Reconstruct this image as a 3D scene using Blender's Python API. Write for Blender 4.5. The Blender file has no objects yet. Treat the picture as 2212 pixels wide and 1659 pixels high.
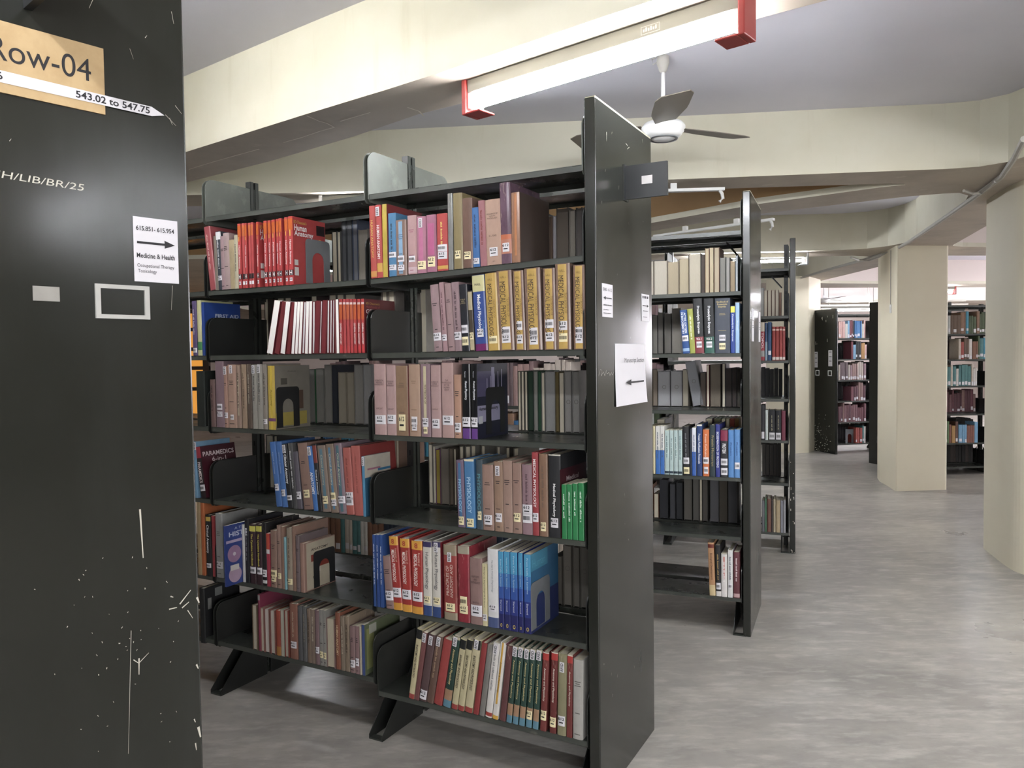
import bpy, bmesh, math, random
from mathutils import Vector, Matrix
from mathutils.geometry import tessellate_polygon

# ------------------------------------------------------------------ camera, world, exposure
W_, H_ = 2212, 1659
F_, PITCH, ROLL, CH = 1668.0, 0.0367, -0.0129, 1.4715
sc = bpy.context.scene
col = sc.collection
FW = Vector((0, math.cos(PITCH), -math.sin(PITCH))); UP = Vector((0, math.sin(PITCH), math.cos(PITCH))); RT = Vector((1, 0, 0))
CX = RT * math.cos(ROLL) + UP * math.sin(ROLL); CY = UP * math.cos(ROLL) - RT * math.sin(ROLL)
CAM = Vector((0, 0, CH))
cd = bpy.data.cameras.new('camera'); cam = bpy.data.objects.new('camera', cd); col.objects.link(cam)
cd.sensor_fit = 'HORIZONTAL'; cd.sensor_width = 36.0; cd.lens = 36.0 * F_ / W_; cd.clip_start = 0.05; cd.clip_end = 200
mw = Matrix.Identity(4)
for i in range(3):
    mw[i][0] = CX[i]; mw[i][1] = CY[i]; mw[i][2] = -FW[i]; mw[i][3] = CAM[i]
cam.matrix_world = mw
sc.camera = cam
wd = bpy.data.worlds.new('world'); sc.world = wd; wd.use_nodes = True
wd.node_tree.nodes['Background'].inputs[0].default_value = (0.9, 0.92, 1.0, 1)
wd.node_tree.nodes['Background'].inputs[1].default_value = 0.9
sc.view_settings.view_transform = 'Standard'; sc.view_settings.look = 'None'
sc.view_settings.exposure = 2.4; sc.view_settings.gamma = 1.0
sc.view_settings.use_curve_mapping = False
TUBE = 33.0 
def daylight_fill(name, loc, rot, sx, sy, watts, colour):
    l = bpy.data.lights.new(name, 'AREA'); l.shape = 'RECTANGLE'; l.size = sx; l.size_y = sy; l.energy = watts; l.color = colour
    o = bpy.data.objects.new(name, l); col.objects.link(o); o.location = loc; o.rotation_euler = rot
# daylight panels added as fill at made-up windows, far right and behind the camera
daylight_fill('daylight_fill_right', (12.9, 12.0, 1.75), (0, math.radians(-90), 0), 1.5, 9.0, 130, (1.0, .93, .95))
daylight_fill('daylight_fill_back', (3.0, -4.85, 1.75), (math.radians(90), 0, math.radians(0)), 8.0, 1.5, 45, (1.0, .97, .93))
         # radiance of the fluorescent tubes

def ray(x, y): return FW + CX * ((x - W_ / 2) / F_) - CY * ((y - H_ / 2) / F_)
def atz(x, y, z=0.0):
    d = ray(x, y); return CAM + d * ((z - CH) / d.z)
def px_of(p):
    q = p - CAM; z = q.dot(FW); return (W_ / 2 + F_ * q.dot(CX) / z, H_ / 2 - F_ * q.dot(CY) / z, z)

# ------------------------------------------------------------------ materials
def lin(h):
    h = h.lstrip('#'); v = [int(h[i:i + 2], 16) / 255 for i in (0, 2, 4)]
    return [c / 12.92 if c <= .04045 else ((c + .055) / 1.055) ** 2.4 for c in v] + [1.0]
_mats = {}
def mat(hexc, rough=.6, noise=.15, scale=25.0, metal=0.0, spec=.5, bump=0.0, stretch=None, emit=None, es=0.0, name=None, rnoise=0.0):
    key = (hexc, rough, noise, scale, metal, spec, bump, stretch, emit, es, rnoise)
    if key in _mats: return _mats[key]
    m = bpy.data.materials.new(name or 'paint_' + hexc.strip('#')); m.use_nodes = True
    nt = m.node_tree; b = nt.nodes['Principled BSDF']; c = lin(hexc)
    b.inputs['Roughness'].default_value = rough; b.inputs['Metallic'].default_value = metal
    b.inputs['Specular IOR Level'].default_value = spec
    b.inputs['Base Color'].default_value = c
    if noise or bump or rnoise:
        tc = nt.nodes.new('ShaderNodeTexCoord'); nz = nt.nodes.new('ShaderNodeTexNoise')
        nz.inputs['Scale'].default_value = scale; nz.inputs['Detail'].default_value = 4
        mp = nt.nodes.new('ShaderNodeMapping')
        if stretch: mp.inputs['Scale'].default_value = stretch
        nt.links.new(tc.outputs['Object'], mp.inputs[0]); nt.links.new(mp.outputs[0], nz.inputs[0])
        if noise:
            mx = nt.nodes.new('ShaderNodeMix'); mx.data_type = 'RGBA'
            mx.inputs[6].default_value = [max(0, x * (1 - noise * 1.3)) for x in c[:3]] + [1]
            mx.inputs[7].default_value = [min(1, x * (1 + noise) + noise * .015) for x in c[:3]] + [1]
            nt.links.new(nz.outputs[0], mx.inputs[0]); nt.links.new(mx.outputs[2], b.inputs['Base Color'])
        if rnoise:
            mr = nt.nodes.new('ShaderNodeMapRange'); mr.inputs[1].default_value = .3; mr.inputs[2].default_value = .7
            mr.inputs[3].default_value = max(.05, rough - rnoise); mr.inputs[4].default_value = rough + rnoise
            nt.links.new(nz.outputs[0], mr.inputs[0]); nt.links.new(mr.outputs[0], b.inputs['Roughness'])
        if bump:
            bp = nt.nodes.new('ShaderNodeBump'); bp.inputs['Strength'].default_value = bump; bp.inputs['Distance'].default_value = .01
            nt.links.new(nz.outputs[0], bp.inputs['Height']); nt.links.new(bp.outputs[0], b.inputs['Normal'])
    if emit:
        b.inputs['Emission Color'].default_value = lin(emit); b.inputs['Emission Strength'].default_value = es
    _mats[key] = m
    return m

def layered(name, base, layers, rough, rrange=None, bump=0.0, spec=.5):
    """base colour with noise layers (colour, scale, stretch, low, high, amount)"""
    m = bpy.data.materials.new(name); m.use_nodes = True; nt = m.node_tree; b = nt.nodes['Principled BSDF']
    b.inputs['Specular IOR Level'].default_value = spec
    tc = nt.nodes.new('ShaderNodeTexCoord'); prev = None
    for i, (c, s, st, lo, hi, am) in enumerate(layers):
        mp = nt.nodes.new('ShaderNodeMapping'); mp.inputs['Scale'].default_value = st; mp.inputs['Location'].default_value = (i * 3.7, i * 1.3, i * 2.1)
        nz = nt.nodes.new('ShaderNodeTexNoise'); nz.inputs['Scale'].default_value = s; nz.inputs['Detail'].default_value = 6; nz.inputs['Roughness'].default_value = .6
        nt.links.new(tc.outputs['Object'], mp.inputs[0]); nt.links.new(mp.outputs[0], nz.inputs[0])
        mr = nt.nodes.new('ShaderNodeMapRange'); mr.inputs[1].default_value = lo; mr.inputs[2].default_value = hi; mr.inputs[4].default_value = am
        nt.links.new(nz.outputs[0], mr.inputs[0])
        mx = nt.nodes.new('ShaderNodeMix'); mx.data_type = 'RGBA'
        if prev is None: mx.inputs[6].default_value = lin(base)
        else: nt.links.new(prev, mx.inputs[6])
        mx.inputs[7].default_value = lin(c); nt.links.new(mr.outputs[0], mx.inputs[0]); prev = mx.outputs[2]
        if i == 0 and rrange:
            m2 = nt.nodes.new('ShaderNodeMapRange'); m2.inputs[1].default_value = .3; m2.inputs[2].default_value = .7
            m2.inputs[3].default_value, m2.inputs[4].default_value = rrange
            nt.links.new(nz.outputs[0], m2.inputs[0]); nt.links.new(m2.outputs[0], b.inputs['Roughness'])
        if i == len(layers) - 1 and bump:
            bp = nt.nodes.new('ShaderNodeBump'); bp.inputs['Strength'].default_value = bump; bp.inputs['Distance'].default_value = .005
            nt.links.new(nz.outputs[0], bp.inputs['Height']); nt.links.new(bp.outputs[0], b.inputs['Normal'])
    nt.links.new(prev, b.inputs['Base Color'])
    if not rrange: b.inputs['Roughness'].default_value = rough
    return m

M_FLOOR = layered('polished_concrete', '#a5a19a', [('#817e79', .9, (1, 1, 1), .32, .72, .85), ('#bdb9af', 2.2, (1, 2.2, 1), .45, .8, .8), ('#d6d3cb', 7, (1, 3, 1), .5, .8, .55), ('#6f6d6a', 12, (1, 2, 1), .42, .9, .4)], .3, (.25, .46), .05)
M_CEIL = mat('#d2d0d8', .85, .06, 2.0, bump=.05, name='ceiling_paint')
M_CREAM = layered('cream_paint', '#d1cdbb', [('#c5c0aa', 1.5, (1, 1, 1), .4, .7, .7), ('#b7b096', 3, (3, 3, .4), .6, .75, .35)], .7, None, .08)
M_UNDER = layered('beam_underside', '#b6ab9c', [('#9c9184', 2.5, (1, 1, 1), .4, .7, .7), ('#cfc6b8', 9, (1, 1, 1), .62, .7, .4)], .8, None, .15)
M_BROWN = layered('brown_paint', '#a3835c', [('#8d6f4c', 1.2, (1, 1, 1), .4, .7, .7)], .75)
M_PILLAR = layered('pillar_paint', '#dfd8c2', [('#d5ccb6', 1.2, (1, 1, 1), .4, .7, .6)], .65, None, .05)
M_PINK = mat('#d9cec8', .8, .05, 2.0, name='pinkish_daylit_paint')  # far hall's pinkish cast of light put into the paint colour
M_STEEL = layered('black_green_steel', '#1f201f', [('#282a27', 3, (1, 1, 1), .4, .7, .7), ('#3c3e40', 14, (1, 1, .5), .66, .8, .2)], .4, (.24, .5), .0)
M_PANEL = layered('worn_panel_steel', '#21221e', [('#292a26', 2, (1, 1, .6), .4, .7, .7), ('#3c3f3e', 5, (1, 2.5, .35), .5, .95, .16)], .3, (.13, .28), .0)
M_SHELFTOP = mat('#30332f', .34, .2, 9, rnoise=.12, name='shelf_steel')
M_DUSTY_LIT = layered('dusty_lit_steel', '#4c4f49', [('#5f625b', 4, (1, 1, 1), .4, .7, .8), ('#7b7d74', 14, (1, 1, 1), .55, .8, .5)], .55)  # dust, plus tube light on the canopy brackets painted as a lighter tone
M_LIP = layered('worn_shelf_edge', '#3a3d39', [('#4a4d47', 6, (1, 1, 1), .4, .7, .8), ('#7c7a6e', 26, (.4, 1, 1), .62, .76, .6)], .38)
M_HOLDER = mat('#a8a7a2', .5, .15, 30, name='painted_holder')
M_WORN = mat('#a09b86', .6, .3, 30, name='worn_edge')
M_PAPER = mat('#c9c7cb', .55, .03, 10, name='paper')
M_CREAMP = mat('#d8cda4', .6, .1, 20, name='old_label_paper')
M_INK = mat('#1c1b1f', .6, 0, name='ink')
M_PAGES = mat('#d5cdb8', .8, .2, 60, stretch=(30, 1, 1), name='page_block')
M_PAGEW = mat('#e6e3dd', .8, .12, 60, stretch=(30, 1, 1), name='white_pages')
M_WHITE = mat('#e4e4e2', .4, .04, 10, name='white_enamel')
M_TUBE = mat('#ffffff', .5, 0, emit='#f4f8ff', es=TUBE, name='lit_tube')
M_TUBEDIM = mat('#fffdf8', .5, 0, emit='#f8faff', es=TUBE * .5, name='dim_fill_tube')
M_TUBEOFF = mat('#e9e9e4', .3, 0, name='unlit_tube')
M_RED = mat('#8f302c', .45, .12, 20, name='red_end_cap')
M_METAL = mat('#9a9da0', .35, .1, 20, metal=.9, name='bare_metal')
M_GREYPIPE = mat('#a8a49b', .6, .12, 15, name='painted_conduit')
M_BOOKEND = mat('#6c6f72', .4, .15, 20, name='grey_bookend')
M_BLACK = mat('#1b1c1d', .4, .1, 20, name='black_steel')
M_CHALK = mat('#b9b5a8', .8, 0, name='chalk')
M_CHAN = mat('#77756b', .6, .05, 10, name='batten_channel')
M_PANE = mat('#e8e8ee', .4, 0, emit='#e6eaf4', es=1.2, name='added_daylit_pane')
M_PLY = layered('plywood_board', '#b39a72', [('#a58a62', 3, (1, 9, 9), .4, .7, .8)], .6)

# ------------------------------------------------------------------ mesh collector
_txt = {}
def text_data(s, bold=False, spacing=1.0):
    k = (s, bold, spacing)
    if k in _txt: return _txt[k]
    cu = bpy.data.curves.new('lettering', 'FONT'); cu.body = s; cu.resolution_u = 8 if s.startswith('Row') else 3; cu.align_x = 'CENTER'; cu.space_line = .95
    cu.space_character = spacing
    if bold: cu.offset = .018
    ob = bpy.data.objects.new('lettering', cu); col.objects.link(ob)
    me = ob.to_mesh()
    vs = [(v.co.x, v.co.y) for v in me.vertices]; fs = [tuple(p.vertices) for p in me.polygons]
    ob.to_mesh_clear(); bpy.data.objects.remove(ob); bpy.data.curves.remove(cu)
    if vs:
        x0 = min(v[0] for v in vs); x1 = max(v[0] for v in vs); y0 = min(v[1] for v in vs); y1 = max(v[1] for v in vs)
        vs = [(v[0] - (x0 + x1) / 2, v[1] - (y0 + y1) / 2) for v in vs]; d = (vs, fs, x1 - x0, y1 - y0)
    else: d = ([], [], 1, 1)
    _txt[k] = d
    return d

class MB:
    def __init__(s): s.v = []; s.f = []; s.m = []; s.mats = []
    def mi(s, m):
        if m not in s.mats: s.mats.append(m)
        return s.mats.index(m)
    def add(s, vs, fs, m):
        o = len(s.v); s.v += [tuple(v) for v in vs]; i = s.mi(m)
        for f in fs: s.f.append(tuple(o + k for k in f)); s.m.append(i)
        return s
    def box(s, x0, x1, y0, y1, z0, z1, m):
        if x0 > x1: x0, x1 = x1, x0
        if y0 > y1: y0, y1 = y1, y0
        if z0 > z1: z0, z1 = z1, z0
        vs = [(x, y, z) for z in (z0, z1) for y in (y0, y1) for x in (x0, x1)]
        return s.add(vs, [(0, 2, 3, 1), (4, 5, 7, 6), (0, 1, 5, 4), (2, 6, 7, 3), (0, 4, 6, 2), (1, 3, 7, 5)], m)
    def prism(s, poly, axis, a0, a1, m):
        """poly of 2D points extruded along axis ('x': poly is (y,z); 'y': (x,z); 'z': (x,y))"""
        def P(p, a): return (a, p[0], p[1]) if axis == 'x' else (p[0], a, p[1]) if axis == 'y' else (p[0], p[1], a)
        n = len(poly); ar = sum(poly[i][0] * poly[(i + 1) % n][1] - poly[(i + 1) % n][0] * poly[i][1] for i in range(n))
        if ar < 0: poly = list(reversed(poly))
        vs = [P(p, a0) for p in poly] + [P(p, a1) for p in poly]
        fl = (axis == 'y') != (a0 > a1)
        caps = [tuple(reversed(range(n))), tuple(range(n, 2 * n))]; sd = [(i, (i + 1) % n, n + (i + 1) % n, n + i) for i in range(n)]
        fs = caps + sd
        if fl: fs = [tuple(reversed(f)) for f in fs]
        return s.add(vs, fs, m)
    def quad(s, o, ux, uy, m):
        o = Vector(o); ux = Vector(ux); uy = Vector(uy)
        return s.add([o, o + ux, o + ux + uy, o + uy], [(0, 1, 2, 3)], m)
    def text(s, t, c, ux, uy, w, h, m, bold=False, stretch=1.5, spacing=1.0):
        """text centred at c, baseline along unit ux, up along uy, fitted in w x h"""
        vs, fs, tw, th = text_data(t, bold, spacing)
        if not vs: return s
        sx, sy = w / tw, h / th
        if sx > sy * stretch: sx = sy * stretch
        if sy > sx * stretch: sy = sx * stretch
        c = Vector(c); ux = Vector(ux); uy = Vector(uy)
        return s.add([c + ux * (x * sx) + uy * (y * sy) for x, y in vs], fs, m)
    def tube(s, pts, r, m, n=8, caps=True):
        pts = [Vector(p) for p in pts]; vs = []; N = len(pts)
        for i, p in enumerate(pts):
            d = (pts[min(i + 1, N - 1)] - pts[max(i - 1, 0)]).normalized()
            a = d.cross(Vector((0, 0, 1)) if abs(d.z) < .95 else Vector((1, 0, 0))).normalized(); b = a.cross(d).normalized()
            rr = r[i] if isinstance(r, (list, tuple)) else r
            vs += [p + (a * math.cos(2 * math.pi * k / n) + b * math.sin(2 * math.pi * k / n)) * rr for k in range(n)]
        fs = [(i * n + k, (i + 1) * n + k, (i + 1) * n + (k + 1) % n, i * n + (k + 1) % n) for i in range(N - 1) for k in range(n)]
        if caps: fs += [tuple(range(n)), tuple(reversed(range((N - 1) * n, N * n)))]
        return s.add(vs, fs, m)
    def lathe(s, prof, m, n=32, c=(0, 0, 0)):
        vs = [(c[0] + r * math.cos(2 * math.pi * k / n), c[1] + r * math.sin(2 * math.pi * k / n), c[2] + z) for r, z in prof for k in range(n)]
        fs = [(i * n + k, i * n + (k + 1) % n, (i + 1) * n + (k + 1) % n, (i + 1) * n + k) for i in range(len(prof) - 1) for k in range(n)]
        return s.add(vs, fs, m)
    def build(s, name, parent=None, smooth=False, bevel=0.0):
        me = bpy.data.meshes.new(name); me.from_pydata(s.v, [], s.f)
        for m in s.mats: me.materials.append(m)
        me.polygons.foreach_set('material_index', s.m)
        if smooth: me.polygons.foreach_set('use_smooth', [True] * len(s.f))
        me.update()
        o = bpy.data.objects.new(name, me); col.objects.link(o)
        if parent: o.parent = parent
        if bevel:
            md = o.modifiers.new('edge', 'BEVEL'); md.width = bevel; md.segments = 2; md.limit_method = 'ANGLE'; md.angle_limit = .7
        return o
def empty(name, loc=(0, 0, 0), rz=0.0):
    o = bpy.data.objects.new(name, None); col.objects.link(o); o.location = loc; o.rotation_euler = (0, 0, rz); o.empty_display_size = .1
    return o
def tag(o, label, cat, group=None, kind=None):
    o['label'] = label; o['category'] = cat
    if group: o['group'] = group
    if kind: o['kind'] = kind
    return o
def struct(o, label=None):
    o['kind'] = 'structure'
    if label: o['label'] = label
    return o

# ------------------------------------------------------------------ the building
ZB, ZC = 2.56, 2.95           # underside of the beams, ceiling slab
XL, XR, YN, YF = -9.0, 13.0, -5.0, 21.0
struct(MB().box(XL, XR, YN, YF, -.2, 0, M_FLOOR).build('floor'), 'grey polished concrete floor with pale streaks')
coffers = {
 'near': [(-3.6, 5.0), (-2.35, 4.57), (-1.673, 4.074), (-.932, 3.509), (-.491, 3.182), (-.262, 3.005), (.056, 2.742), (.305, 2.535), (.44, 2.428), (.8, 2.15), (1.02, 1.9), (1.05, 1.6), (.9, 1.25), (.6, 1.05), (-.5, 1.5), (-3.6, 3.6)],
 'main': [(-2.45, 5.16), (-1.651, 5.135), (-.965, 5.1), (1.002, 4.875), (1.433, 4.828), (2.208, 4.735), (2.62, 4.69), (2.80, 4.64), (2.90, 4.53), (2.93, 4.38), (2.88, 4.15), (2.6, 3.45), (2.2, 2.75), (1.95, 2.35), (1.8, 2.18), (1.6, 2.1), (1.4, 2.15), (.974, 2.449), (.82, 2.56), (-.171, 3.349), (-.411, 3.515), (-.766, 3.846), (-1.303, 4.289), (-1.965, 4.772)],
 'brown': [(2.60, 5.115), (2.57, 5.085), (2.48, 5.072), (1.529, 5.155), (1.072, 5.208), (-1.0, 5.43), (-5.4, 5.75), (-5.4, 8.6), (-.4, 8.1), (.6, 7.25), (1.195, 6.45), (1.819, 5.715), (2.467, 5.19)],
 'cup': [(3.02, 5.42), (3.12, 5.4), (3.24, 5.5), (3.41, 5.85), (3.665, 6.65), (3.97, 7.6), (3.985, 7.85), (3.93, 8.08), (3.79, 8.25), (3.55, 8.34), (3.375, 8.36), (2.677, 8.40), (.2, 8.65), (-.05, 8.5), (.3, 8.05), (1.2, 6.95), (1.956, 6.113), (2.407, 5.79), (2.82, 5.5)],
 'side': [(3.72, 5.32), (3.78, 5.26), (4.0, 5.2), (11, 4.6), (11, 8.9), (5.169, 8.275), (4.783, 8.205), (4.66, 8.15), (4.6, 8.07), (4.112, 6.585)],
 'far_side': [(4.78, 9.05), (4.84, 8.97), (5.0, 8.95), (11, 9.6), (11, 13.2), (5.929, 12.571), (5.07, 12.37), (4.85, 12.28), (4.774, 12.15), (4.77, 10.1)],
 'far_row': [(4.22, 9.1), (4.28, 9.6), (4.30, 11.6), (4.25, 11.95), (4.1, 12.15), (3.8, 12.25), (.5, 12.6), (-3, 12.9), (-3, 9.4), (.5, 9.1), (3.9, 8.85), (4.1, 8.92)],
 'back_left': [(-5.8, 13.6), (3.9, 13.0), (4.2, 13.3), (4.3, 16.4), (4.0, 16.7), (-5.8, 17.2)],
 'back_right': [(5.0, 13.2), (11.5, 13.9), (11.5, 17.2), (5.0, 16.7), (4.8, 16.4), (4.8, 13.5)],
 'over_right': [(3.5, 4.2), (12, 3.5), (12, .5), (3.2, .5), (2.55, 1.5), (2.6, 2.0), (3.4, 3.9)],
 'behind': [(-6, .2), (-1.2, .2), (.4, .35), (1.6, .8), (2.1, .4), (2.8, -1.5), (2.8, -4.5), (-6, -4.5)],
}
mb = MB()
outer = [(XL, YN), (XR, YN), (XR, YF), (XL, YF)]
loops = [[Vector((x, y, 0)) for x, y in outer]] + [[Vector((x, y, 0)) for x, y in c] for c in coffers.values()]
flat = [p for l in loops for p in l]
tris = tessellate_polygon(loops)
fs = []
for t in tris:
    a, b, c = (flat[i] for i in t)
    fs.append(tuple(t) if (b - a).cross(c - a).z < 0 else tuple(reversed(t)))
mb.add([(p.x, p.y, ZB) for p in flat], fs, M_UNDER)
for n, c in coffers.items():
    k = len(c); ar = sum(c[i][0] * c[(i + 1) % k][1] - c[(i + 1) % k][0] * c[i][1] for i in range(k))
    c = c if ar > 0 else list(reversed(c))
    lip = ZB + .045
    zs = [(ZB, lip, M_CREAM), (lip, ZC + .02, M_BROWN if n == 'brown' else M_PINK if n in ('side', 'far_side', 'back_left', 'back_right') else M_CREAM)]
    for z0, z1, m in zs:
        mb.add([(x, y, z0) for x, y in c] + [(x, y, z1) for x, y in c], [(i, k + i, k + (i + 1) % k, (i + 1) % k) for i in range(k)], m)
struct(mb.build('trim_1'), 'cream concrete ceiling beams with rounded coffers')
struct(MB().box(XL, XR, YN, YF, ZC, ZC + .15, M_CEIL).build('ceiling'), 'pale lavender grey ceiling slab')
struct(MB().box(XL - .2, XL, YN, YF, 0, ZC, M_CREAM).build('wall_left'))
struct(MB().box(XR, XR + .2, YN, YF, 0, ZC, M_PINK).build('wall_right'))
struct(MB().box(XL, XR, YN - .2, YN, 0, ZC, M_CREAM).build('wall_back'))
struct(MB().box(XL, XR, YF, YF + .2, 0, ZC, M_PINK).build('wall_front'))

for i, (x0, x1, y0, y1) in enumerate(((12.93, 12.99, 7.4, 16.6), (-1.1, 7.1, -4.99, -4.93))):  # unseen windows with glowing panes, made up to carry the fill lamps
    wn2 = empty('window_%d' % (i + 2), (0, 0, 0)); wn2['kind'] = 'structure'
    fr = MB(); pn2 = MB()
    for k in range(8):
        t = k / 7
        if i == 0: fr.box(x0, x1, y0 + (y1 - y0) * t - .04, y0 + (y1 - y0) * t + .04, .95, 2.55, M_WHITE)
        else: fr.box(x0 + (x1 - x0) * t - .04, x0 + (x1 - x0) * t + .04, y0, y1, .95, 2.55, M_WHITE)
    for z in (.95, 2.5): fr.box(x0, x1, y0, y1, z, z + .05, M_WHITE)
    if i == 0: pn2.box(x1 - .02, x1, y0, y1, 1.0, 2.5, M_PANE)
    else: pn2.box(x0, x1, y0, y0 + .02, 1.0, 2.5, M_PANE)
    fr.build('window_frame', wn2); pn2.build('window_pane', wn2)

def pillar(pts, label, n_round=5, r=.03, name='pillar'):
    # pts: convex plan outline with rounded corners
    out = []
    for i, p in enumerate(pts):
        p = Vector(p); a = (Vector(pts[i - 1]) - p).normalized(); b = (Vector(pts[(i + 1) % len(pts)]) - p).normalized()
        for k in range(n_round):
            t = k / (n_round - 1); out.append(tuple((p + a * r * (1 - t) ** 2 + b * r * t ** 2)))
    o = MB().prism(out, 'z', 0, ZB + .002, M_PILLAR).build(name)
    o['kind'] = 'structure'; o['label'] = label; o['category'] = 'pillar'
    return o
pC = pillar([(4.0, 8.03), (4.565, 8.09), (4.83, 8.72), (4.72, 8.86), (4.23, 8.93), (4.13, 8.66), (4.075, 8.36)], 'cream concrete pillar in the middle of the aisle with a small switch plate', r=.02)
pR = pillar([(3.345, 5.23), (3.30, 5.02), (3.5, 4.62), (4.1, 4.5), (4.35, 5.0), (4.15, 5.6), (3.5, 5.75)], 'cream concrete pillar at the right edge of the photo', r=.1, n_round=7)
pL = pillar([(4.05, 11.15), (4.32, 11.22), (4.7, 11.75), (4.6, 12.05), (4.1, 12.1), (3.85, 11.7)], 'narrow cream pillar seen just right of the third bookcase', r=.02)
pl = MB().box(-.03, .03, -.006, 0, -.045, .045, M_WHITE).box(-.008, .008, -.01, -.006, -.015, .015, M_WHITE)
sw = pl.build('switch_plate'); tag(sw, 'small white switch plate on the lit face of the middle pillar', 'switch')
dv = (Vector((4.0, 8.03)) - Vector((4.075, 8.36))).normalized()
sw.location = Vector((4.052, 8.26, 1.92)); sw.rotation_euler = (0, 0, math.atan2(dv.y, dv.x))
wl = MB(); wl.tube([(0, -.004, .045), (0, -.004, .62)], .004, M_GREYPIPE, 5).build('cable', sw)

ck = MB(); MCK = mat('#ded6c8', .8, 0, name='plaster_crack')
cl = [[(662, 250), (690, 262), (705, 266), (722, 275)], [(722, 275), (690, 284), (652, 297), (612, 308)], [(560, 322), (520, 333), (470, 347), (440, 356), (408, 366)], [(735, 262), (800, 243)], [(880, 232), (905, 240), (915, 250)]]
for pl_ in cl:
    for p, q in zip(pl_[:-1], pl_[1:]):
        A, B = atz(p[0], p[1], ZB - .001), atz(q[0], q[1], ZB - .001); n = Vector((-(B - A).y, (B - A).x, 0)).normalized() * .004
        ck.add([A - n, A + n, B + n * .7, B - n * .7], [(0, 1, 2, 3)], MCK)
struct(ck.build('trim_2'), 'pale plaster cracks under the nearest beam')

# window glowing orange far behind the shelving on the left
wn = empty('window_1', (-6.8, 13.0, 0)); wn['kind'] = 'structure'; wn['label'] = 'wooden window with orange lit panes behind the left shelves'
MW = mat('#3a2a20', .6, .2, 12, name='dark_timber'); MO = mat('#e9a64e', .6, .1, 3, emit='#f2a548', es=.12, name='orange_lit_pane')
f = MB()
for i in range(6): f.box(-1.6 + i * .64, -1.5 + i * .64, 0, .08, .4, 2.3, MW)
for z in (.4, .95, 1.3, 1.62, 1.95, 2.25): f.box(-1.6, 1.7, .005, .075, z, z + .06, MW)
f.build('window_frame', wn); MB().box(-1.55, 1.65, .03, .04, .42, 2.28, MO).build('window_pane', wn)

# conduit along the curved beam edge
cp = [(2212, 300), (2190, 343), (2165, 380), (2148, 394), (2090, 436), (2028, 479), (1963, 523), (1930, 541), (1895, 553), (1780, 585), (1715, 605)]
pts = [atz(x, y, ZB - .02) for x, y in cp]
tag(MB().tube(pts, .017, M_GREYPIPE, 8).build('conduit'), 'painted grey conduit pipe clipped along the curved ceiling beam', 'pipe')
c2 = [(2082, 412), (2100, 418), (2122, 417), (2150, 392)]
tag(MB().tube([atz(x, y, ZB - .03) for x, y in c2], .010, M_GREYPIPE, 6).build('cable'), 'short grey cable looping into the conduit by the right pillar', 'cable')
c3 = [(1838, 556), (1855, 562), (1880, 562), (1905, 552)]
tag(MB().tube([atz(x, y, ZB - .03) for x, y in c3], .012, M_GREYPIPE, 6).build('cable'), 'short grey cable looping into the conduit above the middle pillar', 'cable')

# ------------------------------------------------------------------ fluorescent battens
def batten(p0, p1, label, lit=True, twin=True, caps=M_RED, rods=False, roll=0.0, dim=False):
    p0 = Vector(p0); p1 = Vector(p1); d = p1 - p0; L = Vector((d.x, d.y)).length
    e = empty('tube_light', p0, math.atan2(d.y, d.x)); tag(e, label, 'light', 'fluorescent tube lights'); e.rotation_euler.x = roll
    MB().box(0, L, -.034, .034, -.0, .05, M_CHAN).build('channel', e, bevel=.003)
    if rods:
        for x in (.2, L - .2): MB().tube([(x, 0, .05), (x, 0, ZC - p0.z)], .006, M_GREYPIPE, 6).build('drop_rod', e)
    for sx in (0, 1):
        x = -.022 if sx == 0 else L; c = MB()
        c.box(x, x + .022, -.045, .045, -.085, .052, caps)
        xx = (0, .075) if sx == 0 else (L - .075, L)
        c.box(xx[0], xx[1], -.045, .045, -.085, -.077, caps)
        c.build('end_cap', e, bevel=.006)
        for y in ((-.018, .018) if twin else (0,)):
            h = MB().box(min(x + .022, x) + (.022 if sx == 0 else -.028), min(x + .022, x) + (.05 if sx == 0 else 0), y - .012, y + .012, -.06, .0, M_WHITE)
            h.build('lamp_holder', e)
    for y in ((-.018, .018) if twin else (0,)):
        MB().tube([(.03, y, -.038), (L - .03, y, -.034)], .013, M_TUBEDIM if dim else M_TUBE if lit else M_TUBEOFF, 12).build('tube', e, smooth=False)
    return e
def row_pt(x, y, z): return atz(x, y, z)
a, b = atz(1022, 210, 2.50), atz(1606, 30, 2.50)
t1 = batten((a.x, a.y, 2.508), (b.x, b.y, 2.508), 'lit fluorescent tube fitting with red end caps under the nearest beam')
batten((-1.25, 5.24, 2.508), (-.05, 5.12, 2.508), 'lit tube fitting under the second beam behind the nearest bookcase', caps=M_WHITE, twin=False)
mp = MB(); x0, x1, z0, z1 = .70 * (b - a).length, .70 * (b - a).length + .07, .008, .034
for q in ((x0, x1, z0, z0 + .002), (x0, x1, z1 - .002, z1), (x0, x0 + .002, z0, z1), (x1 - .002, x1, z0, z1)): mp.box(q[0], q[1], -.0348, -.034, q[2], q[3], M_GREYPIPE)
for k in range(6): mp.box(x0 + .008 + k * .009, x0 + .014 + k * .009, -.0348, -.034, z0 + .008, z0 + .017 + (k % 2) * .004, M_GREYPIPE)
mp.build('maker_plate', t1)
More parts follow.
